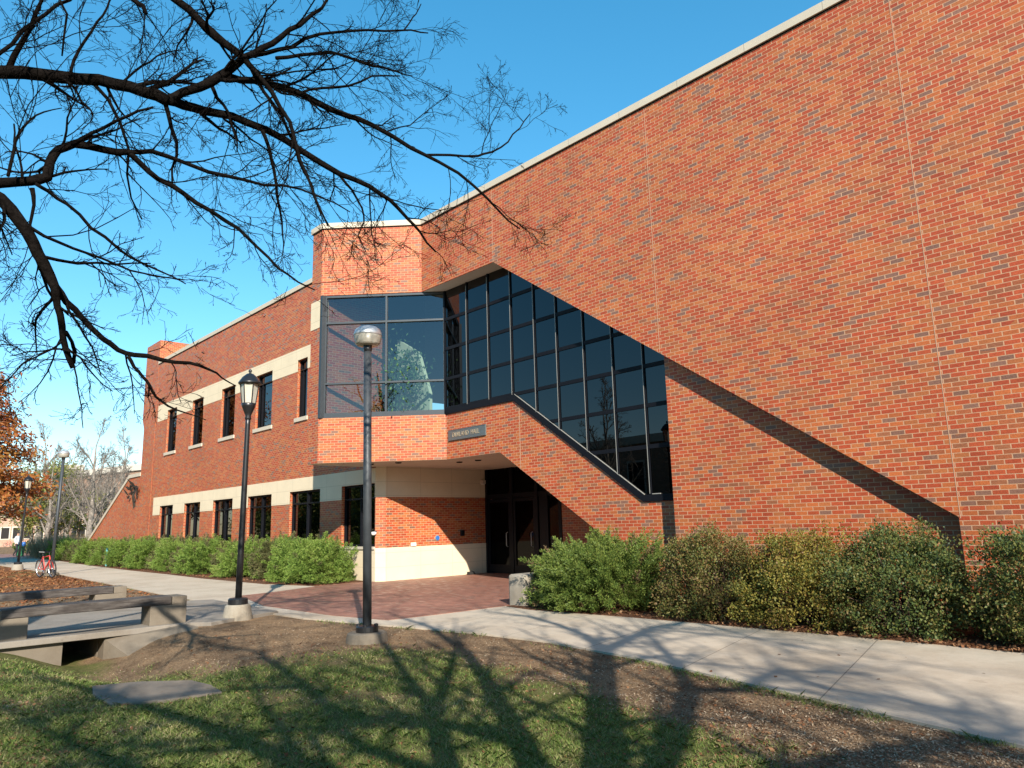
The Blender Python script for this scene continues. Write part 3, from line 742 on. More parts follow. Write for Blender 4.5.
s = NT('frosted_lantern_glass'); M_LANT = s.fin((.66, .6, .48), .3, 0, .5); s.bsdf.inputs['Transmission Weight'].default_value = .35
def lantern_lamp(x, y, label, lean=0):
    r = empty('lantern_lamp', (x, y, 0)); tag(r, label, 'street lamp', 'black lantern lamps')
    mb = MB(); mb.lathe([(.26, -.15), (.25, .08), (.215, .25), (.19, .27), (0, .27)], (0, 0, 0), 28); mb.build('footing', M_CONC2, r)
    mb = MB(); mb.lathe([(.165, .27), (.17, .28), (.17, .36), (.15, .38), (.075, .39)], (0, 0, 0), 20); mb.build('base_flange', M_BLACK, r)
    T = Vector((RGT_H.x * lean, RGT_H.y * lean, 0)); P = lambda z: T * (z / 4.0) + Vector((0, 0, z))
    mb = MB(); mb.tube([P(.36), P(1.2), P(2.4), P(3.5), P(3.72)], [.058, .056, .05, .045, .045], 16); mb.build('post', M_BLACK, r, smooth=True)
    mb = MB(); mb.lathe([(.055, 3.6), (.062, 3.62), (.05, 3.66), (.07, 3.72), (.12, 3.84), (.135, 3.9), (.125, 3.905)], T * .9, 20); mb.build('fitter', M_BLACK, r, smooth=True)
    mb = MB(); mb.lathe([(.118, 3.9), (.165, 4.29)], T * .95, 6); mb.build('lantern_glass', M_LANT, r, fix=False)
    mb = MB()
    for k in range(6):
        a = 2 * math.pi * k / 6; c, s_ = math.cos(a), math.sin(a)
        mb.tube([T * .95 + Vector((.121 * c, .121 * s_, 3.895)), T * .95 + Vector((.169 * c, .169 * s_, 4.3))], .011, 6)
    mb.build('cage', M_BLACK, r)
    mb = MB(); mb.lathe([(.2, 4.27), (.21, 4.29), (.2, 4.31), (.13, 4.41), (.06, 4.47), (.025, 4.475), (.022, 4.5), (.035, 4.525), (.02, 4.555), (0, 4.565)], T, 24); mb.build('lantern_roof', M_BLACK, r, smooth=True)
    return r
lantern_lamp(-13.37, 5.57, 'black lantern lamp post on a pale footing between the footbridge and plaza', .05)
lantern_lamp(-42.9, 7.0, 'distant black lamp post in front of the rust coloured tree', .12)

# ================================================================== FOOTBRIDGE, BENCHES, SLAB, KERB WALL
M_WOOD = None
s = NT('weathered_timber'); P = s.obj(); mp = s.n('ShaderNodeMapping'); mp.inputs['Scale'].default_value = (14, 1.2, 14); s.l(P, mp.inputs[0])
g1 = s.noise(3, 5, .65, mp.outputs[0]); g2 = s.noise(2.2, 4, .6, P)
c = s.ramp(s.math('ADD', s.math('MULTIPLY', g1, .6), s.math('MULTIPLY', g2, .4)), [(.32, (.02, .016, .014)), (.5, (.06, .05, .044)), (.66, (.125, .11, .098))])
s.bump(g1, .5, .01); M_WOOD = s.fin(c, .85, 0, .2)
fb = empty('footbridge', (-15.3, 3.1, 0)); tag(fb, 'low concrete footbridge crossing the shallow swale, with dark culvert mouth', 'footbridge')
def loc(mb, o): 
    ox, oy = o.location.x, o.location.y; mb.v = [(a - ox, b - oy, c) for a, b, c in mb.v]; return mb
mb = MB(); mb.prism([(-17.55, .3), (-13.2, .3), (-13.2, 4.7), (-12.95, 4.95), (-13.6, 6.45), (-17.2, 6.6), (-17.55, 6.0)], -.03, .06); loc(mb, fb).build('deck', M_DECK, fb, bevel=.008)
mb = MB()
for x0, x1 in ((-13.62, -13.3), (-17.53, -17.2)):
    mb.box(x0, x1, 1.2, 2.85, -.75, -.031); mb.box(x0, x1, 3.42, 4.9, -.75, -.031)
mb.box(-17.19, -13.63, 2.65, 2.86, -.75, -.032); mb.box(-17.19, -13.63, 3.41, 3.6, -.75, -.032)
loc(mb, fb).build('abutment', M_CONC, fb)
mb = MB()                                                                   # flaring wing walls
mb.add([(-13.29, 3.42, -.8), (-12.5, 3.75, -.8), (-12.75, 4.85, -.8), (-13.29, 4.6, -.8), (-13.29, 3.42, -.06), (-12.55, 3.72, -.38), (-12.85, 4.7, .03), (-13.29, 4.6, .05)], [(0, 3, 2, 1), (4, 5, 6, 7), (0, 1, 5, 4), (1, 2, 6, 5), (2, 3, 7, 6), (3, 0, 4, 7)])
loc(mb, fb).build('wing_wall', M_CONC, fb)

def bench(x, y0, y1, label):
    """timber beam seat running along Y, its ends notched into two concrete blocks"""
    r = empty('park_bench', (x, (y0 + y1) / 2, .07)); tag(r, label, 'bench', 'timber benches on the footbridge')
    h = (y1 - y0) / 2
    for s_ in (-1, 1):
        a, b, c = s_ * (h - .36), s_ * (h - .02), s_ * (h + .22)
        lo, hi = min(a, c), max(a, c)
        mb = MB(); mb.box(-.24, .24, lo, hi, -.02, .30); mb.box(-.24, .24, min(b, c), max(b, c), .3, .43)
        mb.build('end_block', M_CONC, r, bevel=.012)
    mb = MB(); mb.box(-.24, .24, -h, h - .03, .302, .44); mb.build('seat', M_WOOD, r, bevel=.015)
    return r
bench(-13.57, 2.02, 4.45, 'weathered timber bench on concrete blocks at the near side of the footbridge')
bench(-17.2, 1.6, 4.5, 'weathered timber bench on concrete blocks at the far side of the footbridge')

sl_ = empty('stone_slab', (-8.2, 2.62, 0)); tag(sl_, 'flat concrete slab lying flush in the lawn near the swale', 'slab')
mb = MB(); mb.prism([(-.75, -.4), (-.3, -.5), (.3, -.5), (.55, -.1), (.62, .42), (.2, .47), (-.2, .42), (-.6, .0)], -.1, .012); mb.build('slab', M_SLAB, sl_, bevel=.01)
kw = empty('retaining_wall', (-10.7, 10.0, 0)); tag(kw, 'low pale concrete cheek wall between the plaza and the bright green juniper', 'low wall')
mb = MB(); mb.box(-.12, .34, -.22, 2.2, -.05, .6); mb.build('wall_block', M_CONC2, kw, bevel=.05)
mk = empty('marker_post', (-40.9, 10.35, 0)); tag(mk, 'short teal marker post standing among the junipers', 'marker post')
mb = MB(); mb.lathe([(.04, 0), (.04, .72), (.05, .73), (.05, .88), (.03, .91), (0, .92)], (0, 0, 0), 10); mb.build('post', simple('teal_plastic', (.1, .3, .27), .5), mk)

# ================================================================== PLANTS
def nrm(a): return a / np.maximum(np.linalg.norm(a, axis=-1, keepdims=True), 1e-9)
def leaf_quads(c, d, L, W, rng):
    """diamond leaves: centre c, long axis d"""
    n = len(c); r = nrm(rng.normal(size=(n, 3))); sde = nrm(np.cross(d, r))
    L = np.broadcast_to(np.asarray(L, float), (n,))[:, None]; W = np.broadcast_to(np.asarray(W, float), (n,))[:, None]
    V = np.stack([c - d * L * .5, c + sde * W * .5 - d * L * .05, c + d * L * .5, c - sde * W * .5 - d * L * .05], 1).reshape(-1, 3)
    return V, np.arange(4 * n).reshape(n, 4)
def lump(p, seed, amp, freq):
    """smooth pseudo-noise on directions"""
    r = np.random.default_rng(seed); out = np.zeros(len(p))
    for k in range(7):
        w = r.normal(size=3) * freq * (1 + k * .35); out += np.sin(p @ w + r.uniform(0, 6.28)) / (1 + k * .35)
    return 1 + amp * out / 2.2
M_TWIG = simple('twig_bark', (.075, .05, .035), .9, 0, .1, .35, 12)
def core(name, rad, mat, parent, seed):
    """tangle of bare stems inside a shrub"""
    r = random.Random(seed); ps = []
    for i in range(110):
        a = r.uniform(0, 6.28); e = r.uniform(.15, 1.45); L = r.uniform(.55, .92)
        d = Vector((math.cos(a) * math.cos(e) * rad[0], math.sin(a) * math.cos(e) * rad[1], math.sin(e) * rad[2])) * L
        b = Vector((r.uniform(-.2, .2), r.uniform(-.2, .2), 0)); m_ = b + d * .5 + Vector((r.uniform(-.08, .08), r.uniform(-.08, .08), .06))
        ps.append(([b, m_, b + d], [.018, .012, .005]))
    mb = MB()
    for p, q in ps: mb.tube(p, q, 5, False)
    return mb
def juniper_mesh(name, rad, nspray, nleaf, L, W, mats, seed, lean=(0, 0, 0), pw=.085, mixf=.1):
    rng = np.random.default_rng(seed)
    az = rng.uniform(0, 2 * np.pi, nspray); u = rng.random(nspray) ** .8; el = np.arcsin(np.clip(u, 0, 1)) * .98
    D = np.stack([np.cos(az) * np.cos(el), np.sin(az) * np.cos(el), np.sin(el)], 1)
    R = lump(D, seed, .17, 3.2) * (1 + rng.normal(size=nspray) * .05)
    sw = rng.normal(size=(nspray, 3)) * .16
    tip = D * R[:, None] * np.array(rad) * rng.uniform(.88, 1.04, nspray)[:, None]; tip[:, 2] = np.maximum(tip[:, 2], .06)
    base = tip * rng.uniform(.45, .66, nspray)[:, None]; base[:, 2] *= .92
    dr = nrm(tip - base + np.array([0, 0, .1]) * rng.uniform(.3, 1.2, nspray)[:, None] + np.array(lean) * .45 + sw * .9)
    ln = np.linalg.norm(tip - base, axis=1)
    t = rng.uniform(.12, 1.06, (nspray, nleaf)) ** .8; lat = rng.normal(size=(nspray, nleaf, 3)); lat -= (lat * dr[:, None]).sum(-1, keepdims=True) * dr[:, None]
    wid = pw * np.clip(1.12 - t, .08, 1) ** .6 * np.clip(t * 3, .3, 1)
    C = base[:, None] + dr[:, None] * (ln[:, None] * t)[..., None] + lat * wid[..., None]; C[..., 2] -= (.10 * t ** 2) * rng.uniform(-.4, 1, nspray)[:, None]
    d = nrm(dr[:, None] * 1.0 + nrm(lat) * .75 + rng.normal(size=(nspray, nleaf, 3)) * .25)
    V, F = leaf_quads(C.reshape(-1, 3), d.reshape(-1, 3), L * rng.uniform(.7, 1.35, nspray * nleaf), W, rng)
    V[:, 2] = np.maximum(V[:, 2], .03)
    mi = np.repeat((rng.random(nspray) < mixf).astype(int), nleaf) if len(mats) > 1 else None
    return fast_mesh(name, V, F, mats, mi)
def shrub_mesh(name, rad, n, L, W, mats, seed):
    rng = np.random.default_rng(seed)
    m = n // 60; az = rng.uniform(0, 2 * np.pi, m); el = np.arcsin(rng.random(m) ** .85)
    D = np.stack([np.cos(az) * np.cos(el), np.sin(az) * np.cos(el), np.sin(el)], 1)
    Rm = lump(D, seed, .2, 3.4)
    # flattened sides like a clipped hedge
    sq = 1 / np.maximum(np.max(np.abs(D) * np.array([.92, .92, .9]), axis=1), .7) ** .55
    f = 1 - np.abs(rng.normal(size=m)) * .2
    cc = D * (Rm * sq * f)[:, None] * np.array(rad) * .86; cc[:, 2] = np.maximum(cc[:, 2], .1)
    k = 60; out = nrm(cc + np.array([0, 0, .15]))
    C = cc[:, None] + nrm(rng.normal(size=(m, k, 3))) * (rng.random((m, k, 1)) ** .5) * rng.uniform(.09, .19, (m, 1, 1)) + out[:, None] * rng.uniform(-.04, .06, (m, k, 1))
    d = nrm(out[:, None] * .6 + rng.normal(size=(m, k, 3)) * .7)
    V, F = leaf_quads(C.reshape(-1, 3), d.reshape(-1, 3), L * rng.uniform(.6, 1.35, m * k), W, rng)
    V[:, 2] = np.maximum(V[:, 2], .03)
    return fast_mesh(name, V, F, mats)
M_JUN_L = leaf_mat('light_green_juniper_needles', [(0.15, (0.105, 0.176, 0.035)), (0.4, (0.188, 0.292, 0.052)), (0.65, (0.257, 0.351, 0.070)), (0.9, (0.327, 0.339, 0.105))], .6, .35, 1.1)  # light yellow-green needle colour of the mounds
M_JUN_B = leaf_mat('browned_juniper_needles', [(.2, (.085, .10, .035)), (.6, (.15, .145, .055)), (.9, (.21, .165, .08))], .7, .25, 1.5)
M_JUN_R = leaf_mat('deep_green_juniper_needles', [(0.15, (0.058, 0.097, 0.020)), (0.45, (0.117, 0.175, 0.032)), (0.75, (0.195, 0.233, 0.050))], .55, .3, 1.6)
M_JUN_T = leaf_mat('dry_juniper_needles', [(.2, (.13, .08, .035)), (.8, (.2, .14, .07))], .7, .2)
M_SH1 = leaf_mat('olive_spirea_leaves', [(.1, (.05, .075, .02)), (.32, (.11, .125, .03)), (.5, (.19, .165, .045)), (.68, (.17, .10, .04)), (.95, (.24, .17, .065))], .55, .3, 1.3)
M_SH2 = leaf_mat('yellowing_spirea_leaves', [(.1, (0.075, 0.106, 0.022)), (.4, (0.175, 0.163, 0.031)), (.62, (0.263, 0.206, 0.037)), (.85, (0.188, 0.100, 0.037))], .55, .3, 1.3)
M_SH3 = leaf_mat('green_spirea_leaves', [(.1, (.035, .06, .022)), (.36, (.07, .105, .028)), (.55, (.13, .15, .035)), (.72, (.17, .13, .038)), (.95, (.2, .12, .05))], .55, .3, 1.3)

JV = [juniper_mesh('foliage', (1.16, 1.0, 1.33), 330, 200, .052, .017, [M_JUN_L, M_JUN_B], 100 + i, (.4, -.2, 0), .08, .04) for i in range(3)]
JB = juniper_mesh('foliage', (1.16, 1.0, 1.3), 330, 200, .052, .017, [M_JUN_B, M_JUN_L], 131, (.4, -.2, 0), .08, .15)
CORE = None
def place_shrub(name, me, x, y, sx, sz, rz, label, cat, group, rad, seed, kind='stem'):
    r = empty(name, (x, y, .03), rz); r.scale = (sx, sx, sz); tag(r, label, cat, group)
    f = bpy.data.objects.new('foliage', me); link(f, r)
    core('stem', rad, M_TWIG, r, seed).build('stem', M_TWIG, r, fix=False)
    return r
ORD = ['first', 'second', 'third', 'fourth', 'fifth', 'sixth', 'seventh', 'eighth', 'ninth', 'tenth', 'eleventh', 'twelfth', 'thirteenth', 'fourteenth', 'fifteenth', 'sixteenth', 'seventeenth', 'eighteenth', 'nineteenth', 'twentieth', 'twenty-first', 'twenty-second']
rr = random.Random(21); x = -20.05
for i in range(21):
    y = 10.85 + max(0, (-x - 36)) * .045 + rr.uniform(-.12, .12)
    brown = i in (2, 4, 6, 8, 10, 12, 14, 16, 17, 18)
    me = JB if brown else JV[i % 3]
    k = rr.uniform(.93, 1.08)
    place_shrub('juniper', me, x, y + (.34 if brown else 0), k * (1.05 if i else 1.0), rr.uniform(.93, 1.03) * (1.09 if brown else 1), rr.uniform(-.5, .5),
                '%s mounded juniper, %s counting from the plaza along the window wall' % ('browned olive' if brown else 'light green', ORD[i]), 'shrub', 'junipers along the window wall', (1.05, .9, 1.2), i)
    x -= rr.uniform(1.6, 1.95) if i < 14 else 2.0
place_shrub('juniper', juniper_mesh('foliage', (1.56, 1.32, 1.36), 900, 130, .05, .017, [M_JUN_R, M_JUN_T], 77, (-.3, -.4, 0), .07, .03), -9.2, 10.6, 1, 1, 0, 'broad bright green juniper beside the low concrete wall at the plaza', 'shrub', 'shrubs along the right hand wall', (1.4, 1.1, 1.3), 50)
for i, (x, y, rx_, m_, lb) in enumerate([(-6.72, 10.5, .92, M_SH1, 'olive brown leafy shrub directly right of the bright green juniper'), (-5.22, 10.52, .84, M_SH2, 'yellowing leafy shrub between the olive one and the largest round shrub'),
        (-3.92, 10.5, .93, M_SH3, 'large dense green and russet shrub left of the dark gap in the hedge'), (-1.98, 10.45, 1.0, M_SH3, 'green shrub at the right edge, right of the dark gap'), (-.1, 10.7, .95, M_SH1, 'olive shrub farthest right in the hedge, cut by the frame edge')]):
    me = shrub_mesh('foliage', (rx_ * 1.07, 1.02, 1.31), 36000, .036, .024, [m_], 300 + i)
    place_shrub('leafy_shrub', me, x, y, 1, (1, 1, 1.02, 1.1, 1.05)[i], 0, lb, 'shrub', 'shrubs along the right hand wall', (rx_ * .95, .95, 1.3), 60 + i)

# ------------------------------------------------------------------ trees
def tubes(polys, k):
    """list of (pts (n,3), radii (n,)) -> V, F (open tubes), batched by length"""
    by = {}
    for p, r in polys: by.setdefault(len(p), []).append((p, r))
    Vs, Fs, off = [], [], 0
    for n, lst in by.items():
        P = np.array([a for a, _ in lst], float); R = np.array([b for _, b in lst], float); m = len(lst)
        T = np.empty_like(P); T[:, 1:-1] = P[:, 2:] - P[:, :-2]; T[:, 0] = P[:, 1] - P[:, 0]; T[:, -1] = P[:, -1] - P[:, -2]; T = nrm(T)
        chord = nrm(P[:, -1] - P[:, 0]); ref = np.where(np.abs(chord[:, 2:3]) > .8, np.array([[1., 0, 0]]), np.array([[0, 0, 1.]]))
        A = nrm(np.cross(T, ref[:, None])); Bv = np.cross(T, A)
        w = 2 * np.pi * np.arange(k) / k
        V = P[:, :, None] + (A[:, :, None] * np.cos(w)[:, None] + Bv[:, :, None] * np.sin(w)[:, None]) * R[:, :, None, None]
        idx = np.arange(m * n * k).reshape(m, n, k) + off
        a = idx[:, :-1]; b = idx[:, 1:]
        F = np.stack([a, np.roll(a, -1, 2), np.roll(b, -1, 2), b], -1).reshape(-1, 4)
        Vs.append(V.reshape(-1, 3)); Fs.append(F); off += m * n * k
    return np.concatenate(Vs), np.concatenate(Fs)
class Grower:
    def __init__(s, seed): s.r = random.Random(seed); s.thick = []; s.thin = []
    def rv(s): return Vector((s.r.gauss(0, 1), s.r.gauss(0, 1), s.r.gauss(0, 1)))
    def put(s, pts, rad): (s.thick if rad[0] > .02 else s.thin).append((pts, rad))
    def branch(s, p, d, L, r0, lev, P):
        """P: per level dict(n, wander, up, kids, ang, len, rad)"""
        q = P[lev]; n = q['n']; pts = [p]; d = d.normalized()
        for i in range(n):
            d = (d + s.rv() * q['wander'] + Vector((0, 0, q['up']))).normalized(); pts.append(pts[-1] + d * (L / n))
        r1 = max(q.get('rmin', .003), r0 * q.get('taper', .35)); rad = [r0 + (r1 - r0) * i / n for i in range(n + 1)]
        s.put([tuple(x) for x in pts], rad)
        s.kids(pts, rad, L, lev, P)
    def kids(s, pts, rad, L, lev, P, t0=.15):
        if lev + 1 >= len(P): return
        q = P[lev]; nk = max(1, int(round(q['kids'] * s.r.uniform(.8, 1.2))))
        n = len(pts) - 1
        for k in range(nk):
            t = t0 + (1 - t0) * (k + s.r.random()) / nk; f = min(t * n, n - 1e-3); i = int(f); a = f - i
            b = Vector(pts[i]).lerp(Vector(pts[i + 1]), a); dd = (Vector(pts[i + 1]) - Vector(pts[i])).normalized()
            ax = dd.cross(s.rv()).normalized(); ang = math.radians(s.r.gauss(q['ang'], 9))
            nd = dd * math.cos(ang) + ax * math.sin(ang)
            ln = L * q['len'] * s.r.uniform(.55, 1.25) * (1.15 - .6 * t)
            if q.get('abs'): ln = q['abs'] * s.r.uniform(.45, 1.35)
            rr_ = max(P[lev + 1].get('rmin', .003), min(rad[i] * .75, rad[i] * q['rad'] * s.r.uniform(.8, 1.2)))
            s.branch(b, nd, ln, rr_, lev + 1, P)
    def mesh(s, k1, k2, mat, name='branches'):
        out = []; off = 0; Vs = []; Fs = []
        for lst, k in ((s.thick, k1), (s.thin, k2)):
            if lst:
                V, F = tubes(lst, k); Vs.append(V); Fs.append(F + off); off += len(V)
        return fast_mesh(name, np.concatenate(Vs), np.concatenate(Fs), mat, smooth=True)
def bark(name, base, scale=7):
    s = NT(name); P = s.obj(); mp = s.n('ShaderNodeMapping'); mp.inputs['Scale'].default_value = (2.2, 2.2, 2.2); s.l(P, mp.inputs[0])
    n1 = s.noise(scale, 6, .7, mp.outputs[0]); n2 = s.noise(scale * 5, 4, .7, P)
    c = s.ramp(s.math('ADD', s.math('MULTIPLY', n1, .6), s.math('MULTIPLY', n2, .4)), [(.35, tuple(b * .35 for b in base)), (.55, base), (.72, tuple(b * 1.9 for b in base))])
    s.bump(s.math('ADD', n1, n2), .8, .02); return s.fin(c, .95, 0, .0)
M_BARK = bark('dark_oak_bark', (.0105, .0085, .0075))
M_BARKF = bark('pale_far_bark', (.25, .215, .18), 2)

# big bare tree whose trunk stands left of the view; limbs read off the photo, twigs grown from them
TL = Vector(RGT_H) * -6.6 + Vector(FWD_H) * 5.3
ot = empty('bare_tree', (TL.x, TL.y, 0)); tag(ot, 'large bare tree whose dark crooked limbs reach in across the sky', 'tree')
LIMB = [  # (depth start, depth end, [(px, py, width px)...], joins the trunk)
 (5.6, 6.0, [(-60, 66, 19), (0, 72, 17), (45, 75, 16), (80, 79, 15), (115, 84, 15), (145, 92, 15), (168, 101, 15)], 1),
 (6.0, 6.4, [(165, 100, 11), (183, 92, 11), (211, 82, 12), (228, 71, 11), (245, 57, 9), (262, 48, 8), (281, 37, 7), (300, 25, 6), (322, 8, 4), (335, -12, 3)], 0),
 (6.0, 7.6, [(168, 100, 13), (183, 105, 12), (205, 111, 11), (232, 116, 10), (267, 130, 9), (302, 151, 8), (340, 174, 7), (369, 186, 6), (390, 200, 5), (407, 218, 4), (420, 232, 3), (436, 252, 2)], 0),
 (6.25, 7.8, [(222, 77, 9), (240, 80, 9), (270, 84, 9), (299, 93, 8), (316, 102, 8), (348, 116, 7), (372, 125, 6), (411, 148, 5), (439, 162, 4), (474, 186, 3.4), (499, 211, 2.5), (520, 229, 1.6)], 0),
 (7.3, 7.9, [(425, 155, 3.4), (450, 155, 3.2), (478, 156, 3), (492, 152, 2.6), (508, 142, 2), (520, 128, 1.6), (530, 114, 1.2)], 0),
 (5.9, 6.3, [(160, -14, 10), (176, 0, 10), (200, 21, 10), (212, 33, 12), (224, 43, 10), (243, 57, 9), (256, 72, 7), (272, 92, 6), (290, 122, 5), (300, 160, 4), (316, 200, 3), (328, 226, 2)], 0),
 (6.2, 7.0, [(246, 56, 7), (266, 53, 6), (292, 47, 5), (320, 34, 4), (350, 31, 3.4), (385, 31, 2.8), (411, 30, 2.2), (428, 33, 1.5)], 0),
 (6.9, 7.1, [(404, 30, 2), (410, 22, 1.8), (416, 14, 1.5), (421, 4, 1.2)], 0),
 (6.6, 7.5, [(276, 58, 5), (300, 55, 4.5), (330, 52, 4), (350, 58, 3.5), (372, 66, 3), (395, 71, 2), (412, 76, 1.5)], 0),
 (5.4, 5.9, [(-60, 190, 14), (0, 183, 13), (30, 181, 12), (47, 177, 13), (50, 162, 11), (58, 150, 10), (74, 144, 10), (105, 150, 9), (128, 152, 8)], 1),
 (5.9, 6.9, [(128, 152, 6), (151, 151, 6), (183, 162, 5), (228, 176, 4.5), (264, 185, 3.5), (300, 189, 2.6), (335, 203, 1.8), (350, 212, 1.3)], 0),
 (5.9, 6.8, [(127, 151, 7), (140, 163, 7), (158, 179, 6.5), (183, 193, 6), (211, 211, 5), (239, 229, 4.4), (256, 246, 3.6), (278, 268, 3), (298, 282, 2.2), (315, 290, 1.4)], 0),
 (5.7, 5.6, [(72, 145, 6), (92, 133, 4.5), (116, 121, 4), (138, 111, 3.4), (153, 107, 2.5)], 0),
 (5.3, 5.7, [(-50, 168, 16), (0, 198, 15), (19, 221, 15), (33, 243, 14), (44, 264, 13), (55, 288, 11), (57, 305, 8), (62, 326, 8), (66, 350, 7), (73, 368, 6)], 1),
 (5.65, 6.4, [(55, 286, 9), (66, 302, 8), (81, 317, 7), (103, 339, 6.5), (118, 350, 6), (134, 355, 6), (162, 360, 5), (190, 363, 4), (210, 370, 3), (222, 378, 2), (236, 386, 1.3)], 0),
 (6.0, 6.3, [(128, 356, 4.5), (134, 367, 4), (142, 376, 3.6), (150, 386, 3.3), (156, 397, 3), (168, 406, 2.5), (186, 413, 1.6), (206, 420, 1)], 0),
 (5.6, 5.9, [(73, 352, 3), (60, 349, 2.4), (44, 351, 2), (26, 352, 1.6), (10, 356, 1)], 0),
 (5.6, 5.8, [(74, 366, 2), (78, 390, 1.6), (82, 410, 1.3), (83, 428, 1)], 0),
 (5.6, 6.0, [(66, 332, 4.5), (72, 342, 4), (75, 352, 4.5), (74, 362, 4)], 0),
 (5.45, 6.3, [(36, 184, 4.5), (48, 191, 4.5), (67, 204, 4), (91, 228, 4), (120, 250, 3.4), (140, 262, 2.8), (162, 272, 2.2), (186, 284, 1.4)], 0),
 (5.5, 5.6, [(32, 188, 6), (34, 205, 4), (30, 225, 3.4), (36, 245, 2)], 0),
 (5.3, 5.6, [(-30, 75, 6), (0, 53, 5), (21, 32, 5), (46, 14, 4.5), (70, 0, 4), (86, -12, 3)], 0),
 (5.5, 5.6, [(70, 76, 4.4), (74, 60, 4), (84, 42, 3.6), (97, 22, 3), (107, 8, 2.6), (114, -8, 2)], 0),
 (5.2, 5.4, [(60, 0, 3), (67, 14, 3), (64, 36, 2.6), (62, 56, 2)], 0),
 (5.5, 5.5, [(124, -8, 7), (134, 0, 6.5), (143, 6, 6), (146, 14, 4.5)], 0),
 (5.3, 5.5, [(8, 176, 4), (14, 150, 4), (18, 136, 3.6), (28, 122, 2.8), (44, 112, 2), (62, 108, 1.2)], 0),
 (5.4, 5.5, [(22, 178, 3), (20, 160, 2.6), (14, 142, 2.4), (14, 124, 2)], 0),
 (6.4, 6.8, [(262, 130, 5), (269, 148, 4.5), (274, 170, 4), (277, 196, 3.4), (282, 222, 2.4), (284, 246, 1.4)], 0),
 (6.2, 6.5, [(211, 84, 5), (217, 98, 4.5), (228, 112, 3.4), (234, 132, 2.6), (237, 152, 1.6)], 0),
 (6.4, 7.0, [(250, 66, 5), (264, 92, 4.5), (282, 116, 4), (295, 145, 3.4), (304, 172, 2.6), (316, 198, 2), (324, 222, 1.3)], 0),
 (7.0, 7.4, [(340, 176, 3.4), (352, 190, 3), (362, 208, 2.4), (364, 222, 2), (358, 236, 1.6), (366, 252, 1.1)], 0),
 (6.6, 7.2, [(300, 94, 4), (322, 88, 3.4), (348, 86, 3), (372, 76, 2.4), (400, 76, 1.6)], 0),
 (5.9, 6.3, [(120, 85, 3.4), (134, 72, 3), (150, 62, 2.4), (168, 52, 1.8), (184, 50, 1)], 0),
]
Gt = Grower(5)
TW = [dict(n=6, wander=.17, up=-.012, kids=6, ang=40, len=.5, rad=.5, taper=.35, rmin=.0034),
      dict(n=4, wander=.2, up=.0, kids=4.5, ang=40, len=.52, rad=.6, taper=.45, rmin=.0024),
      dict(n=3, wander=.24, up=.012, kids=2, ang=40, len=.5, rad=.7, taper=.6, rmin=.0019),
      dict(n=2, wander=.2, up=.01, kids=0, ang=35, len=.4, rad=.7, rmin=.0016)]
limb_polys = []
TRUNK_TOP = Vector((TL.x, TL.y, 3.0))
for d0, d1, pp, join in LIMB:
    m = len(pp); pts = []; rad = []
    for i, (a, b, w) in enumerate(pp):
        d = d0 + (d1 - d0) * i / (m - 1); pts.append(unp(a, b, d)); rad.append(max(.0028, w * d / FPX / 2 * .86))
    if join:
        j = TRUNK_TOP + Vector((0, 0, .7 * (b < 0) + .2)); mid = j.lerp(pts[0], .55) + Vector((0, 0, -.12)); pts = [j, mid] + pts; rad = [max(.13, rad[0] * 1.4), rad[0] * 1.15] + rad
    # refine with small kinks
    P2 = []; R2 = []
    for i in range(len(pts) - 1):
        P2.append(pts[i]); R2.append(rad[i]); L = (pts[i + 1] - pts[i]).length
        P2.append(pts[i].lerp(pts[i + 1], .5) + Gt.rv() * min(.012, L * .03)); R2.append((rad[i] + rad[i + 1]) / 2 * Gt.r.uniform(.96, 1.06))
    P2.append(pts[-1]); R2.append(rad[-1])
    limb_polys.append(([tuple(p) for p in P2], R2))
    start = 4 if join else 1
    sub_p = P2[start:]; sub_r = R2[start:]
    Lt = sum((sub_p[i + 1] - sub_p[i]).length for i in range(len(sub_p) - 1))
    q = dict(TW[0]); PL = [dict(n=1, wander=0, up=0, kids=max(2, Lt * 3.7), ang=46, len=.3, abs=.66, rad=.42)] + TW
    Gt.kids(sub_p, sub_r, Lt, 0, PL, .04)
    # a few long side shoots
    PS = [dict(n=1, wander=0, up=0, kids=max(1, Lt * 1.1), ang=34, len=.3, abs=1.1, rad=.42)] + TW
    Gt.kids(sub_p, sub_r, Lt, 0, PS, .1)
def low(p):
    v = Vector(p) - Vector((0, 0, EYE)); d = v.dot(_F); return d > .1 and (384 - FPX * v.dot(_U) / d > 425 or (384 - FPX * v.dot(_U) / d > 318 and 512 + FPX * v.dot(_R) / d > 205))
for lst in (Gt.thick, Gt.thin): lst[:] = [q for q in lst if not any(low(p) for p in q[0])]
mb = MB(); mb.tube([(TL.x, TL.y, -.2), (TL.x, TL.y, .05), (TL.x, TL.y, .5), (TL.x + .05, TL.y, 1.8), (TL.x, TL.y, 3.2), (TL.x - .1, TL.y - .2, 4.4), (TL.x - .5, TL.y - .6, 6.5), (TL.x - .8, TL.y - .8, 9)], [.5, .42, .31, .26, .26, .19, .12, .03], 14)
for (p, r_) in limb_polys: mb.tube(p, r_, 9)
mb.v = [(a - TL.x, b - TL.y, c) for a, b, c in mb.v]; mb.build('trunk', M_BARK, ot, smooth=True, fix=False)
Gt.branch(Vector((TL.x - .1, TL.y - .2, 4.4)), Vector((-.6, -.8, .9)), 3.5, .12, 0, [dict(n=6, wander=.12, up=.03, kids=8, ang=45, len=.5, rad=.5, taper=.3)] + TW)
Gt.branch(Vector((TL.x - .5, TL.y - .6, 6.5)), Vector((-.2, -.9, .7)), 3, .09, 0, [dict(n=6, wander=.12, up=.03, kids=8, ang=45, len=.5, rad=.5, taper=.3)] + TW)
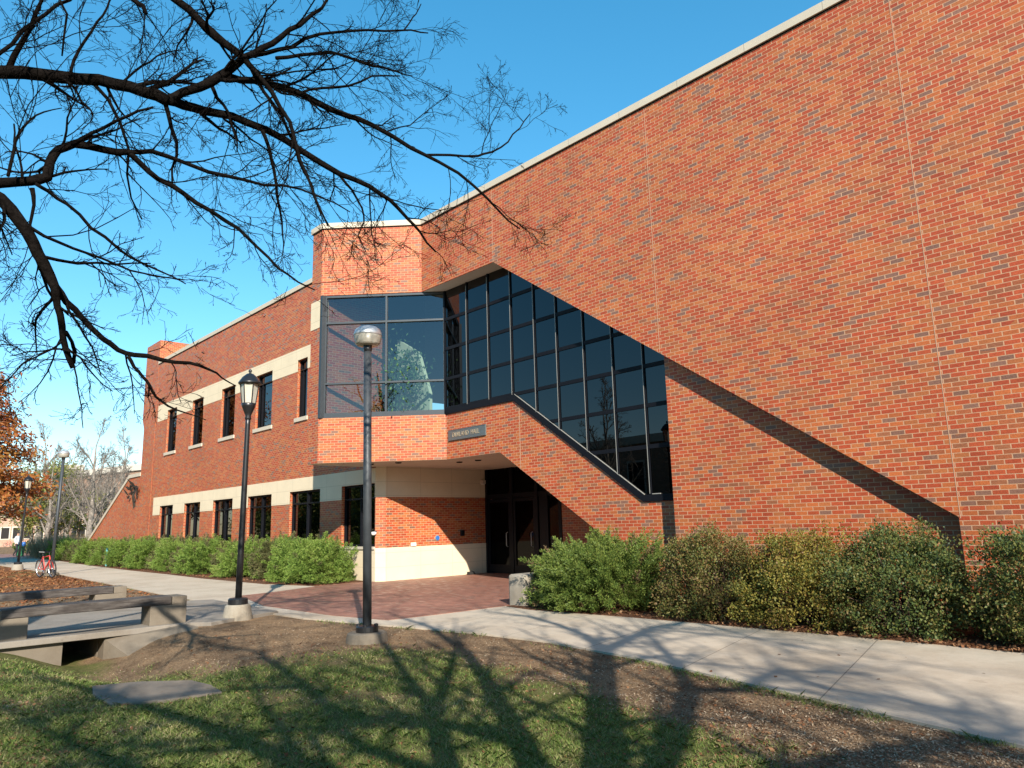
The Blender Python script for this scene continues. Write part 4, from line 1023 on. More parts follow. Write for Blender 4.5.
cr = link(bpy.data.objects.new('crown', Gt.mesh(6, 3, M_BARK, 'crown')), ot); cr.location = (-TL.x, -TL.y, 0)

def grown_tree(name, x, y, seed, P, trunk, mat, label, group=None, k1=7, k2=3):
    g = Grower(seed); pts = [Vector(p) for p in trunk[0]]
    mb = MB(); mb.tube(pts, trunk[1], 12)
    r = empty(name, (x, y, 0)); tag(r, label, 'tree', group)
    mb.build('trunk', mat, r, smooth=True, fix=False)
    for (h, d, L, rad) in trunk[2]:
        i = min(range(len(pts)), key=lambda j: abs(pts[j].z - h)); b = pts[i].copy()
        g.branch(b, Vector(d), L, rad, 0, P)
    link(bpy.data.objects.new('crown', g.mesh(k1, k2, mat, 'crown')), r)
    return r, g
PSH = [dict(n=9, wander=.10, up=.035, kids=7, ang=42, len=.55, rad=.5, taper=.22),
       dict(n=6, wander=.13, up=.03, kids=6, ang=42, len=.5, rad=.5, taper=.3),
       dict(n=4, wander=.15, up=.02, kids=5, ang=40, len=.5, rad=.5, taper=.35, rmin=.004),
       dict(n=3, wander=.18, up=.01, kids=3, ang=38, len=.5, rad=.6, rmin=.003),
       dict(n=2, wander=.18, up=.01, kids=0, ang=38, len=.5, rad=.6, rmin=.003)]
# the tree the viewer stands under: limbs laid out so that the sun throws the photo's forked shadows
LS = [([(606, 800, 2.6, .15), (604, 740, 3.4, .145), (602, 690, 4.2, .135), (603, 652, 5.0, .12)], 1), ([(603, 652, 5.0, .085), (585, 637, 5.5, .075), (555, 625, 6.1, .062), (525, 617, 6.8, .048), (480, 612, 7.6, .025)], 0),
      ([(603, 652, 5.0, .09), (622, 643, 5.4, .08), (652, 629, 6.0, .07), (690, 622, 6.8, .04)], 0), ([(545, 790, 2.8, .125), (520, 742, 3.6, .115), (492, 690, 4.4, .095), (466, 652, 5.3, .085), (430, 628, 6.2, .06), (380, 612, 7.4, .03)], 1),
      ([(455, 800, 2.9, .105), (440, 742, 3.7, .095), (430, 705, 4.3, .075), (408, 678, 4.9, .07), (386, 646, 5.8, .055), (350, 622, 7.0, .03)], 1), ([(435, 709, 4.2, .07), (450, 671, 5.0, .06), (458, 640, 5.8, .04)], 0),
      ([(520, 742, 3.6, .12), (455, 726, 4.2, .085), (400, 720, 4.8, .08), (340, 715, 5.4, .07), (305, 685, 6.0, .07), (256, 650, 6.8, .045)], 0), ([(640, 800, 3.0, .105), (672, 740, 3.8, .095), (690, 690, 4.6, .09), (670, 660, 5.4, .06), (645, 634, 6.2, .04)], 1),
      ([(690, 690, 4.6, .07), (740, 690, 5.2, .06), (775, 672, 5.9, .05), (870, 676, 6.6, .03)], 0), ([(256, 650, 6.8, .045), (200, 640, 7.4, .035), (150, 634, 8.0, .02)], 0), ([(400, 720, 4.8, .06), (300, 729, 5.6, .05), (180, 742, 6.4, .04), (60, 752, 7.2, .025)], 0), ([(305, 685, 6.0, .06), (230, 690, 6.8, .045), (120, 702, 7.6, .035), (10, 714, 8.5, .02)], 0),
      ([(400, 800, 3.0, .11), (300, 766, 3.8, .095), (200, 724, 4.8, .075), (100, 692, 5.8, .055), (20, 668, 6.8, .03)], 1), ([(250, 800, 4.2, .08), (150, 776, 5.0, .065), (60, 738, 5.8, .05), (0, 702, 6.4, .03)], 1),
      ([(300, 766, 3.8, .07), (285, 735, 4.6, .055), (262, 705, 5.4, .04), (250, 672, 6.4, .025)], 0), ([(530, 800, 2.9, .09), (430, 772, 3.8, .075), (360, 747, 4.6, .06), (326, 712, 5.4, .045), (300, 680, 6.2, .025)], 1),
      ([(775, 672, 5.9, .05), (820, 690, 6.3, .045), (905, 702, 6.9, .035), (985, 722, 7.5, .02)], 0), ([(690, 622, 6.8, .04), (760, 641, 7.4, .035), (850, 657, 8.0, .02)], 0),
      ([(700, 800, 3.2, .12), (850, 762, 4.0, .1), (960, 741, 4.8, .075), (1010, 735, 5.4, .05)], 1)]
def in_frame(p):
    v = Vector(p) - Vector((0, 0, EYE)); d = v.dot(_F)
    if d < .1: return False
    x = 512 + FPX * v.dot(_R) / d; y = 384 - FPX * v.dot(_U) / d
    return -6 < x < 1030 and -6 < y < 774 and not (845 < x < 925 and y < 30)
Gs = Grower(17); ST = Vector((1.35, .45, 0)); sk = []
r = empty('bare_tree', (ST.x, ST.y, 0)); tag(r, 'bare tree beside the viewer whose forked shadow lies over lawn and walk', 'tree')
PT = [dict(n=5, wander=.13, up=.02, kids=5, ang=42, len=.5, rad=.5, taper=.35, rmin=.006), dict(n=4, wander=.15, up=.02, kids=5, ang=40, len=.5, rad=.55, taper=.4, rmin=.004), dict(n=3, wander=.18, up=.02, kids=0, ang=40, len=.5, rad=.6, rmin=.003)]
for pp, join in LS:
    pts = []; rad = []
    for a, b, h, w in pp:
        v = _F + _R * ((a - 512) / FPX) - _U * ((b - 384) / FPX); g = Vector((0, 0, EYE)) + v * (-EYE / v.z)
        pts.append(g + to_sun * (h / to_sun.z)); rad.append(w)
    k0 = 0
    if join: pts = [Vector((ST.x, ST.y, 1.9)), ST.lerp(Vector((pts[0].x, pts[0].y, 0)), .55) + Vector((0, 0, 2.25))] + pts; rad = [.2, .17] + rad; k0 = 2
    sk.append(([tuple(p) for p in pts], rad)); Lt = sum((pts[i + 1] - pts[i]).length for i in range(k0, len(pts) - 1))
    Gs.kids(pts[k0:], rad[k0:], Lt, 0, [dict(n=1, wander=0, up=0, kids=max(2, Lt * (4.6 if pp[-1][0] > 470 else 3.3)), ang=45, len=.3, abs=1.3, rad=.36)] + PT, .1)
for lst in (Gs.thick, Gs.thin):
    lst[:] = [q for q in lst if not any(in_frame(p) for p in q[0])]
mb = MB(); mb.tube([(ST.x, ST.y, -.2), (ST.x, ST.y, 0), (ST.x, ST.y, .4), (ST.x, ST.y, 1.2), (ST.x, ST.y, 2.05)], [.5, .42, .32, .28, .24], 14)
for p, q in sk: mb.tube(p, q, 9)
mb.v = [(a - ST.x, b - ST.y, c) for a, b, c in mb.v]; mb.build('trunk', M_BARK, r, smooth=True, fix=False)
cr = link(bpy.data.objects.new('crown', Gs.mesh(6, 3, M_BARK, 'crown')), r); cr.location = (-ST.x, -ST.y, 0)

# ================================================================== FAR LEFT: TREES, BUILDINGS, PERSON, BICYCLES
def gp(x, y):
    v = _F + _R * ((x - 512) / FPX) - _U * ((y - 384) / FPX)
    return Vector((0, 0, EYE)) + v * (-EYE / v.z)
# autumn tree
AT = unp(-78, 560, 41); AT.z = 0
at_ = empty('autumn_tree', (AT.x, AT.y, 0)); tag(at_, 'rust orange feathery conifer at the left edge behind the lamps', 'tree')
mb = MB(); mb.tube([(0, 0, -.2), (0, 0, 0), (0, 0, 1), (.1, 0, 4), (0, .1, 8), (0, 0, 13)], [.7, .5, .34, .28, .18, .04], 12); mb.build('trunk', M_BARKF, at_, smooth=True, fix=False)
rng = np.random.default_rng(8); C = []; Dd = []
gA = Grower(3)
for i in range(260):
    z = rng.uniform(3.0, 13.2); a = rng.uniform(0, 6.283); Rm = (5.5 * (1 - ((z - 1.2) / 12.6) ** 1.5) + .5) * rng.uniform(.72, 1.08)
    d = Vector((math.cos(a), math.sin(a), rng.uniform(-.05, .3)))
    pts = [Vector((0, 0, z)) + d * Rm * t + Vector((0, 0, -.5 * t * t)) for t in (0, .35, .7, 1)]
    gA.put([tuple(p) for p in pts], [.06, .045, .03, .012])
    n = 210; t = rng.uniform(.3, 1.03, n) ** .7; base = np.array([tuple(pts[0] + d * Rm * float(q) + Vector((0, 0, -.5 * float(q) ** 2))) for q in t])
    C.append(base + rng.normal(size=(n, 3)) * np.array([.42, .42, .2])); Dd.append(nrm(rng.normal(size=(n, 3)) + np.array([d.x, d.y, -.5])))
V, F = leaf_quads(np.concatenate(C), np.concatenate(Dd), .26 * rng.uniform(.6, 1.4, 260 * 210), .11, rng)
M_RUST = leaf_mat('rust_needles', [(.1, (.19, .045, .018)), (.35, (.30, .085, .024)), (.6, (.38, .14, .032)), (.85, (.36, .2, .045))], .6, .35, .5)
cr_ = link(bpy.data.objects.new('crown', fast_mesh('crown', V, F, M_RUST)), at_); link(bpy.data.objects.new('branches', gA.mesh(6, 4, M_BARKF)), cr_)

PF = [dict(n=7, wander=.10, up=.06, kids=7, ang=38, len=.55, rad=.5, taper=.25, rmin=.03),
      dict(n=5, wander=.13, up=.05, kids=6, ang=38, len=.55, rad=.55, taper=.35, rmin=.018),
      dict(n=4, wander=.15, up=.03, kids=5, ang=38, len=.5, rad=.6, taper=.5, rmin=.012),
      dict(n=3, wander=.18, up=.02, kids=3, ang=38, len=.5, rad=.7, rmin=.009),
      dict(n=2, wander=.18, up=.02, kids=0, ang=38, len=.5, rad=.7, rmin=.007)]
TR = ([(0, 0, -.3), (0, 0, 0), (0, 0, .6), (.1, 0, 2.2), (0, .1, 3.6), (-.1, .1, 5.4), (0, 0, 7.4), (.1, 0, 9.4)], [.5, .38, .28, .24, .2, .15, .1, .05],
      [(2.2, (.7, .3, .8), 4.5, .12), (2.2, (-.6, -.4, .8), 4.5, .12), (3.6, (-.3, .8, .9), 4.2, .11), (3.6, (.4, -.8, .9), 4.2, .11), (5.4, (.5, .3, 1), 3.6, .09), (5.4, (-.6, .1, 1), 3.6, .09), (7.4, (.1, -.4, 1), 3.2, .07), (9.4, (-.1, .2, 1), 2.6, .045)])
t0, _ = grown_tree('bare_tree', 0, 0, 41, PF, TR, M_BARKF, 'x', None, 5, 3)
t1, _ = grown_tree('bare_tree', 0, 0, 43, PF, TR, M_BARKF, 'x', None, 5, 3)
FARS = [(88, 545, 66, 1.0, 'tall pale bare tree beyond the lawn, left of the sloping end wall'), (118, 545, 88, 1.15, 'bare tree just left of the brick end wall, behind its slope'), (38, 545, 84, 1.2, 'bare tree rising behind the globe lamp in the distance'),
        (66, 545, 100, 1.1, 'thin bare tree far off between lamp and tall pale tree'), (20, 546, 96, 1.1, 'bare tree half hidden behind the rust coloured conifer'), (132, 545, 112, 1.0, 'farthest bare tree, showing above the end wall cap'),
        (104, 545, 74, .62, 'small dense bare tree low beside the sloping wall'), (78, 546, 78, .55, 'small bare tree in front of the far brown building'), (54, 546, 72, .5, 'low twiggy tree behind the tan grasses'), (110, 545, 80, .85, 'mid sized bare tree between tall pale tree and the brick end wall'), (96, 545, 94, 1.0, 'bare tree close behind the tall pale tree'), (46, 545, 70, .8, 'bare tree left of the yellow green tree'), (30, 545, 78, .7, 'low bare tree behind the distant black lamp'), (124, 545, 70, .6, 'low bare tree touching the edge of the sloping wall'), (74, 545, 86, .95, 'slender bare tree right of the distant globe lamp')]
for i, (px, py, d, k, lb) in enumerate(FARS):
    r = (t0, t1)[i % 2] if i < 2 else copy_tree((t0, t1)[i % 2])
    p = unp(px, py, d); r.location = (p.x, p.y, 0); r.scale = (k, k, k); r.rotation_euler = (0, 0, i * 1.7); tag(r, lb, 'tree', 'bare trees in the distance')
# yellow-green evergreen tree
EG = unp(50, 545, 76); eg = empty('evergreen_tree', (EG.x, EG.y, 0)); tag(eg, 'yellow green leafy tree behind the distant globe lamp', 'tree')
rng = np.random.default_rng(18)
cen = np.stack([rng.normal(0, 1.5, 60), rng.normal(0, 1.5, 60), rng.uniform(2.4, 8.2, 60)], 1); cen[:, :2] *= (1.35 - np.abs(cen[:, 2:3] - 5) / 6)
C = (cen[:, None] + rng.normal(size=(60, 150, 3)) * .5).reshape(-1, 3); V, F = leaf_quads(C, nrm(rng.normal(size=(len(C), 3))), .3, .14, rng)
link(bpy.data.objects.new('crown', fast_mesh('crown', V, F, leaf_mat('yellow_green_leaves', [(0.2, (0.098, 0.126, 0.028)), (0.55, (0.210, 0.224, 0.049)), (0.85, (0.308, 0.238, 0.070))], .6, .35, .6))), eg)
mb = MB(); mb.tube([(0, 0, -.2), (0, 0, 2), (.1, 0, 5), (0, 0, 8)], [.22, .18, .1, .03], 10); mb.build('trunk', M_BARKF, eg, smooth=True, fix=False)
# dark hedge bushes and tan ornamental grass
for px, d, k, lb, nm in ((34, 74, .6, 'dark green round bush under the distant trees', 'round_bush'), (24, 88, .8, 'dark green bush behind the person', 'round_bush')):
    p = unp(px, 545, d); rb = empty(nm, (p.x, p.y, 0)); rb.scale = (k, k, k); tag(rb, lb, 'bush', 'bushes in the distance')
    link(bpy.data.objects.new('foliage', shrub_mesh('foliage', (1.7, 1.5, 1.5), 5000, .12, .07, [M_JUN_R], 400 + px)), rb)
M_TAN = leaf_mat('dry_grass', [(.2, (.24, .15, .07)), (.6, (.36, .25, .13)), (.9, (.44, .34, .2))], .8, .3, 1)
for i, (px, d) in enumerate(((45, 56), (54, 53), (62, 58), (70, 62), (78, 66))):
    p = unp(px, 550, d); og = empty('ornamental_grass', (p.x, p.y, 0)); tag(og, ['tan feather grass clump nearest the lamp with the bicycle', 'tan grass clump right of the lamp, largest of the row', 'tan grass clump in the middle of the row past the lamp', 'tan grass clump in front of the small bare trees', 'tan grass clump nearest the sloping end wall'][i], 'grass clump', 'tan grass clumps')
    rng = np.random.default_rng(500 + i); n = 900; b = rng.normal(size=(n, 3)) * np.array([.55, .55, 0]); dr = nrm(np.stack([rng.normal(0, .3, n), rng.normal(0, .3, n), np.ones(n)], 1)); L = rng.uniform(.9, 1.9, n)
    V, F = leaf_quads(b + dr * L[:, None] / 2, dr, L, .035, rng); link(bpy.data.objects.new('blades', fast_mesh('blades', V, F, M_TAN)), og)
# far buildings
M_BRK2 = brick_mat('far_brown_brick', .4, .14, .02, [(0, (.30, .17, .11)), (.5, (.27, .15, .10)), (.8, (.32, .19, .13))], (.4, .3, .22))
M_FARW = simple('far_pale_stone', (.55, .5, .42), .9, 0, .1, .08, .5)
def far_building(pa, pb, d0, d1, h, label, roofm, nwin, wallm, win=True):
    a = unp(pa, 545, d0); b = unp(pb, 545, d1); a.z = b.z = 0; t = (b - a).normalized(); n = Vector((-t.y, t.x, 0)); n = n if n.dot(FWD_H) > 0 else -n; L = (b - a).length
    r = empty('far_building', (a.x, a.y, 0), math.atan2(t.y, t.x)); tag(r, label, 'building'); sgn = 1 if Vector((-t.y, t.x, 0)).dot(n) > 0 else -1
    Y = lambda v: v * sgn
    mb = MB(); mb.prism([(0, 0), (L, 0), (L, Y(14)), (0, Y(14))], 0, h); mb.build('wall', wallm, r)
    mb = MB(); mb.prism([(-.3, Y(-.3)), (L + .3, Y(-.3)), (L + .3, Y(14.3)), (-.3, Y(14.3))], h, h + .9); mb.build('parapet', roofm, r)
    if win:
        for k in range(nwin):
            for z in (1.2, 4.9):
                if z + 2 > h: continue
                x = L * (k + .5) / nwin; mb = MB(); mb.box(x - .7, x + .7, min(Y(-.06), Y(.1)), max(Y(-.06), Y(.1)), z, z + 2.1); f = mb.build('window', M_FARW, r)
                mb = MB(); mb.box(x - .55, x + .55, min(Y(-.1), Y(-.061)), max(Y(-.1), Y(-.061)), z + .15, z + 1.95); mb.build('pane', M_DARK, f)
    return r
far_building(52, 190, 118, 100, 10.6, 'long brown far building with a pale flat parapet behind the bare trees', M_FARW, 14, M_BRK2)
far_building(-50, 44, 122, 128, 7.0, 'low pinkish brick building behind the rust coloured tree', M_FARW, 8, brick_mat('far_pink_brick', .4, .14, .02, [(0, (.40, .2, .13)), (.5, (.44, .24, .16))], (.45, .36, .28)))
far_building(60, 76, 140, 142, 14.0, 'pale penthouse block rising over the far roofs', M_FARW, 2, M_FARW, False)

# unseen building added behind the viewer to darken the glass and block low sky
ob = empty('far_building', (-90, -34, 0)); tag(ob, 'unseen brick building added behind the viewer, darkening the window reflections', 'building')
mb = MB(); mb.prism([(0, 0), (150, 0), (150, -15), (0, -15)], 0, 9); mb.build('wall', M_BRK2, ob); mb = MB(); mb.prism([(-.3, .3), (150.3, .3), (150.3, -15.3), (-.3, -15.3)], 9, 9.8); mb.build('parapet', M_FARW, ob)
for k in range(25):
    mb = MB(); mb.box(3 + k * 5.8, 5.2 + k * 5.8, -.1, .06, 2, 7.4); f = mb.build('window', M_FARW, ob); mb = MB(); mb.box(3.2 + k * 5.8, 5 + k * 5.8, .061, .1, 2.2, 7.2); mb.build('pane', M_DARK, f)
for i, (x, y, k) in enumerate(((-58, -24, 1.1), (-44, -28, 1.2), (-30, -22, 1.05), (-16, -27, 1.25), (-4, -29, 1.1), (8, -28, 1.2), (22, -30, 1.1), (34, -27, 1.0), (-66, -26, 1.0))):
    r = copy_tree((t0, t1)[i % 2]); r.location = (x, y, 0); r.scale = (k, k, k); r.rotation_euler = (0, 0, i * 2.1); tag(r, 'bare tree of the row across the lawn behind the viewer', 'tree', 'bare trees behind the viewer')
for i, (x, y, k) in enumerate(((-100, -40, 1.9), (-118, -52, 2.2), (-135, -44, 2.0), (-150, -66, 2.3), (-170, -56, 2.2), (-190, -80, 2.5), (-210, -70, 2.4), (-160, -90, 2.4), (-128, -75, 2.2), (-235, -95, 2.6), (-96, -62, 2.0), (-260, -110, 2.8))):  # unseen trees added to keep bright sky out of the window glass
    r = copy_tree(eg); r.location = (x, y, -1.5 * k); r.scale = (k * 1.3, k * 1.3, k); tag(r, 'leafy tree added far behind the viewer, darkening the window reflections', 'tree', 'added leafy trees behind the viewer')
# person on the far path
pp = gp(15.8, 557); pe = empty('person', (pp.x, pp.y, .02), math.atan2(RGT_H.y, RGT_H.x)); pe.scale = (1.08, 1.08, 1.08); tag(pe, 'person in a white shirt and dark trousers walking on the far path holding something blue', 'person')
def skin(name, nodes, edges, mats, parent, levels=1, zsplit=None):
    me = bpy.data.meshes.new(name); me.from_pydata([n[:3] for n in nodes], edges, []); o = bpy.data.objects.new(name, me); COL.objects.link(o)
    m = o.modifiers.new('s', 'SKIN'); ss = o.modifiers.new('u', 'SUBSURF'); ss.levels = levels; ss.render_levels = levels
    for i, nd in enumerate(nodes): me.skin_vertices[0].data[i].radius = (nd[3], nd[4] if len(nd) > 4 else nd[3])
    me.skin_vertices[0].data[0].use_root = True
    dg = bpy.context.evaluated_depsgraph_get(); me2 = bpy.data.meshes.new_from_object(o.evaluated_get(dg)); bpy.data.objects.remove(o)
    me2.name = name; me2.materials.clear()
    for mm in mats: me2.materials.append(mm)
    if zsplit: me2.polygons.foreach_set('material_index', [zsplit(p.center) for p in me2.polygons])
    me2.polygons.foreach_set('use_smooth', [True] * len(me2.polygons))
    return link(bpy.data.objects.new(name, me2), parent)
nodes = [(0, 0, .96, .15, .11), (0, 0, 1.18, .14, .1), (0, 0, 1.4, .17, .11), (0, .01, 1.53, .055), (.03, .0, 1.62, .085, .095), (.03, 0, 1.74, .08, .09),
         (.0, -.09, .9, .095), (.14, -.09, .5, .062), (.06, -.09, .09, .045), (.2, -.09, .04, .04), (.0, .09, .9, .095), (-.06, .09, .5, .062), (-.28, .09, .14, .045), (-.16, .09, .05, .04),
         (0, -.2, 1.42, .06), (-.03, -.26, 1.14, .048), (.12, -.25, .95, .036), (.2, -.24, .92, .03), (0, .2, 1.42, .06), (.06, .25, 1.15, .048), (.28, .2, 1.06, .036), (.37, .18, 1.06, .03)]
edges = [(0, 1), (1, 2), (2, 3), (3, 4), (4, 5), (0, 6), (6, 7), (7, 8), (8, 9), (0, 10), (10, 11), (11, 12), (12, 13), (2, 14), (14, 15), (15, 16), (16, 17), (2, 18), (18, 19), (19, 20), (20, 21)]
M_SKIN = simple('skin', (.45, .25, .17), .6, var=.05); M_SHIRT = simple('white_shirt', (.75, .75, .76), .85, var=.06); M_TROU = simple('dark_trousers', (.02, .022, .03), .85)
skin('body', nodes, edges, [M_TROU, M_SHIRT, M_SKIN], pe, 1, lambda c: 2 if c.z > 1.5 or (abs(c.x) > .09 and .85 < c.z < 1.1 and c.x > .1) else (1 if c.z > .93 else 0))
mb = MB(); mb.lathe([(.085, -.03), (.1, .03), (.09, .08), (.05, .11), (0, .12)], (.015, 0, 1.72), 12); mb.build('hair', simple('dark_hair', (.03, .02, .014), .7), pe, smooth=True)
bg = empty('shopping_bag', (pp.x + RGT_H.x * .42 , pp.y + RGT_H.y * .42, .02), math.atan2(RGT_H.y, RGT_H.x)); tag(bg, 'blue folded jacket carried by the person in the white shirt', 'jacket')
mb = MB(); mb.lathe([(0, .78), (.1, .8), (.16, .9), (.15, 1.04), (.1, 1.14), (0, 1.16)], (0, .18, 0), 12); mb.build('cloth', M_BLUE, bg, smooth=True); bg.name = 'blue_jacket'
lb_ = gp(14, 557); bn = empty('litter_bin', (lb_.x - 1.2, lb_.y + .6, .02)); tag(bn, 'slim green litter bin just left of the distant person', 'bin')
mb = MB(); mb.lathe([(.22, 0), (.26, .05), (.27, .85), (.25, .88)], (0, 0, 0), 16); mb.build('drum', simple('green_paint', (.03, .16, .07), .5), bn); mb = MB(); mb.lathe([(.28, .88), (.28, .92), (.2, 1.05), (0, 1.08)], (0, 0, 0), 16); mb.build('lid', M_BLACK, bn)

# bicycles
M_RED = simple('red_enamel', (.5, .03, .02), .35, 0, .5, .1); M_TYRE = simple('tyre_rubber', (.02, .02, .02), .8); M_CHROME = simple('spoke_metal', (.6, .6, .6), .3, .9, .5, .1)
def bicycle(loc, rz, tilt, label):
    r = empty('bicycle', loc, rz); r.rotation_euler = (tilt, 0, rz); tag(r, label, 'bicycle', 'bicycles')
    for x in (-.52, .52):
        mb = MB(); mb.ring((x, 0, .34), (0, 1, 0), .315, .024, 28, 8); w = mb.build('wheel', M_TYRE, r, smooth=True)
        mb = MB(); mb.ring((x, 0, .34), (0, 1, 0), .285, .012, 28, 6)
        for k in range(12):
            a = k * math.pi / 6; mb.tube([(x, 0, .34), (x + .28 * math.cos(a), 0, .34 + .28 * math.sin(a))], .004, 4)
        mb.tube([(x, -.04, .34), (x, .04, .34)], .025, 8); mb.build('rim', M_CHROME, w)
    bb, st, hd, hl = Vector((-.08, 0, .3)), Vector((-.2, 0, .78)), Vector((.34, 0, .82)), Vector((.37, 0, .68))
    mb = MB(); mb.tube([bb, st], .02, 8); mb.tube([st - Vector((0, 0, .03)), hd], .02, 8); mb.tube([bb, hl], .024, 8); mb.tube([hd, hl], .024, 8)
    for s_ in (-.05, .05): mb.tube([bb + Vector((0, s_ * .4, 0)), (-.52, s_, .34)], .012, 6); mb.tube([st + Vector((0, s_ * .4, -.04)), (-.52, s_, .34)], .011, 6)
    mb.build('frame', M_RED, r)
    mb = MB()
    for s_ in (-.055, .055): mb.tube([(.385, s_ * .7, .62), (.44, s_, .52), (.52, s_, .34)], .016, 6)
    mb.tube([(.385, -.045, .62), (.385, .045, .62)], .02, 6); mb.build('fork', M_RED, r)
    mb = MB(); mb.tube([(.34, 0, .82), (.32, 0, .95)], .016, 8); mb.tube([(.2, -.3, 1.0), (.3, -.16, .97), (.33, 0, .955), (.3, .16, .97), (.2, .3, 1.0)], .014, 8); mb.build('handlebar', M_BLACK, r)
    mb = MB(); mb.tube([(-.2, 0, .76), (-.225, 0, .9)], .014, 8); mb.add([(-.38, -.08, .92), (-.38, .08, .92), (-.1, .02, .93), (-.1, -.02, .93), (-.38, -.08, .96), (-.38, .08, .96), (-.1, .02, .95), (-.1, -.02, .95)], [(0, 1, 2, 3), (4, 7, 6, 5), (0, 4, 5, 1), (1, 5, 6, 2), (2, 6, 7, 3), (3, 7, 4, 0)]); mb.build('saddle', M_BLACK, r)
    mb = MB(); mb.lathe([(.09, -.01), (.09, .01)], (0, 0, 0), 16); mb.v = [(bb.x + a, c, bb.z + b) for a, b, c in mb.v]; mb.tube([bb + Vector((0, -.08, 0)), bb + Vector((.12, -.08, -.1)), bb + Vector((.12, -.16, -.1))], .012, 6); mb.tube([bb + Vector((0, .08, 0)), bb + Vector((-.12, .08, .1)), bb + Vector((-.12, .16, .1))], .012, 6); mb.build('crankset', M_CHROME, r)
    return r
b1 = gp(43, 578.5); bicycle((b1.x - .15, b1.y + .12, .02), math.radians(12), .1, 'red bicycle leaning against the distant globe lamp post')
b2 = gp(8, 547); bicycle((b2.x, b2.y, .02), math.atan2(RGT_H.y, RGT_H.x), 0, 'tiny red bicycle far off on the path beyond the person')

# indoor tree behind the bay glass
fi = empty('indoor_plant', (-17.35, 11.8, 4.3)); tag(fi, 'leafy potted tree standing indoors behind the right bay panes', 'plant')
rng = np.random.default_rng(9); C = rng.normal(size=(1700, 3)) * np.array([.33, .3, .5]) + np.array([0, 0, 1.35]); V, F = leaf_quads(C, nrm(rng.normal(size=(1700, 3)) + np.array([0, 0, -.6])), .12, .055, rng)
link(bpy.data.objects.new('leaves', fast_mesh('leaves', V, F, leaf_mat('ficus_leaves', [(.2, (.05, .12, .05)), (.7, (.14, .24, .09))], .4, .3))), fi)
mb = MB(); mb.tube([(0, 0, .3), (.03, 0, .9), (0, .02, 1.6)], [.03, .025, .012], 8); mb.build('trunk', M_BARKF, fi); mb = MB(); mb.lathe([(.16, 0), (.2, .05), (.24, .36), (.22, .37), (.2, .33), (0, .33)], (0, 0, 0), 20); mb.build('pot', simple('clay_pot', (.3, .12, .06), .8), fi)

# ================================================================== GRASS, LITTER, CHIPS (stuff)
def in_view_scatter(n, dmin, dmax, seed, power=1.0):
    rng = np.random.default_rng(seed); u = rng.random(n)
    d = 1 / (1 / dmin + u * (1 / dmax - 1 / dmin)) if power == 1 else dmin + (dmax - dmin) * u
    t = rng.uniform(-.86, .86, n); X = d * FWD_H.x + t * d * RGT_H.x; Y = d * FWD_H.y + t * d * RGT_H.y
    return X, Y, d, rng
def off_things(X, Y):
    ok = (Y < edge_y(X) - .02)
    ok &= ~((X > -17.6) & (X < -12.45) & (Y > .2) & (Y < 6.6) & ~((X > -13.25) & (Y < 1.4)) )
    ok &= ~((np.abs(X + 8.25) < .58) & (np.abs(Y - 2.6) < .36))
    ok &= (X + 9.25) ** 2 + (Y - 5.7) ** 2 > .3 ** 2; ok &= (X + 13.37) ** 2 + (Y - 5.57) ** 2 > .25 ** 2
    return ok
X, Y, d, rng = in_view_scatter(430000, 3.6, 26, 61)
g = grassiness(X, Y); tuft = fbm(X * 1.0 + 50, Y, .22)
rim = np.exp(-((edge_y(X) - Y - .05) / .12) ** 2) * (vnoise(X, Y, .45) > .45)
keep = ((rng.random(len(X)) < np.clip(g * 1.15 - .1, 0, 1) * np.clip(tuft * 2.1 - .25, .12, 1)) | (rng.random(len(X)) < rim * .9)) & off_things(X, Y)
X, Y, d, g, rim, tuft = X[keep], Y[keep], d[keep], g[keep], rim[keep], tuft[keep]; n = len(X)
hgt = rng.uniform(.014, .042, n) * (.65 + .7 * tuft) * (1 + rim * .5); lean = rng.normal(size=(n, 2)) * 1.0; wd = np.maximum(.0032, .0006 * d)
b = np.stack([X, Y, gz(X, Y) - .004], 1); a = rng.uniform(0, 6.283, n); sd = np.stack([np.cos(a), np.sin(a), np.zeros(n)], 1) * (wd / 2 * rng.uniform(.8, 1.4, n))[:, None]
m1 = b + np.stack([lean[:, 0] * hgt * .35, lean[:, 1] * hgt * .35, hgt * .62], 1); tp = b + np.stack([lean[:, 0] * hgt, lean[:, 1] * hgt, hgt], 1)
V = np.stack([b - sd, b + sd, m1 + sd * .8, tp, m1 - sd * .8], 1).reshape(-1, 3); F = np.arange(5 * n).reshape(n, 5)
M_GRASS = leaf_mat('lawn_blades', [(0.1, (0.082, 0.129, 0.028)), (0.35, (0.136, 0.217, 0.040)), (0.55, (0.231, 0.292, 0.068)), (0.7, (0.380, 0.339, 0.149)), (0.95, (0.570, 0.461, 0.271))], .6, .35, .8)
tag(link(bpy.data.objects.new('grass', fast_mesh('grass', V, F, M_GRASS))), 'patchy short winter lawn grass in the foreground', 'grass', kind='stuff')

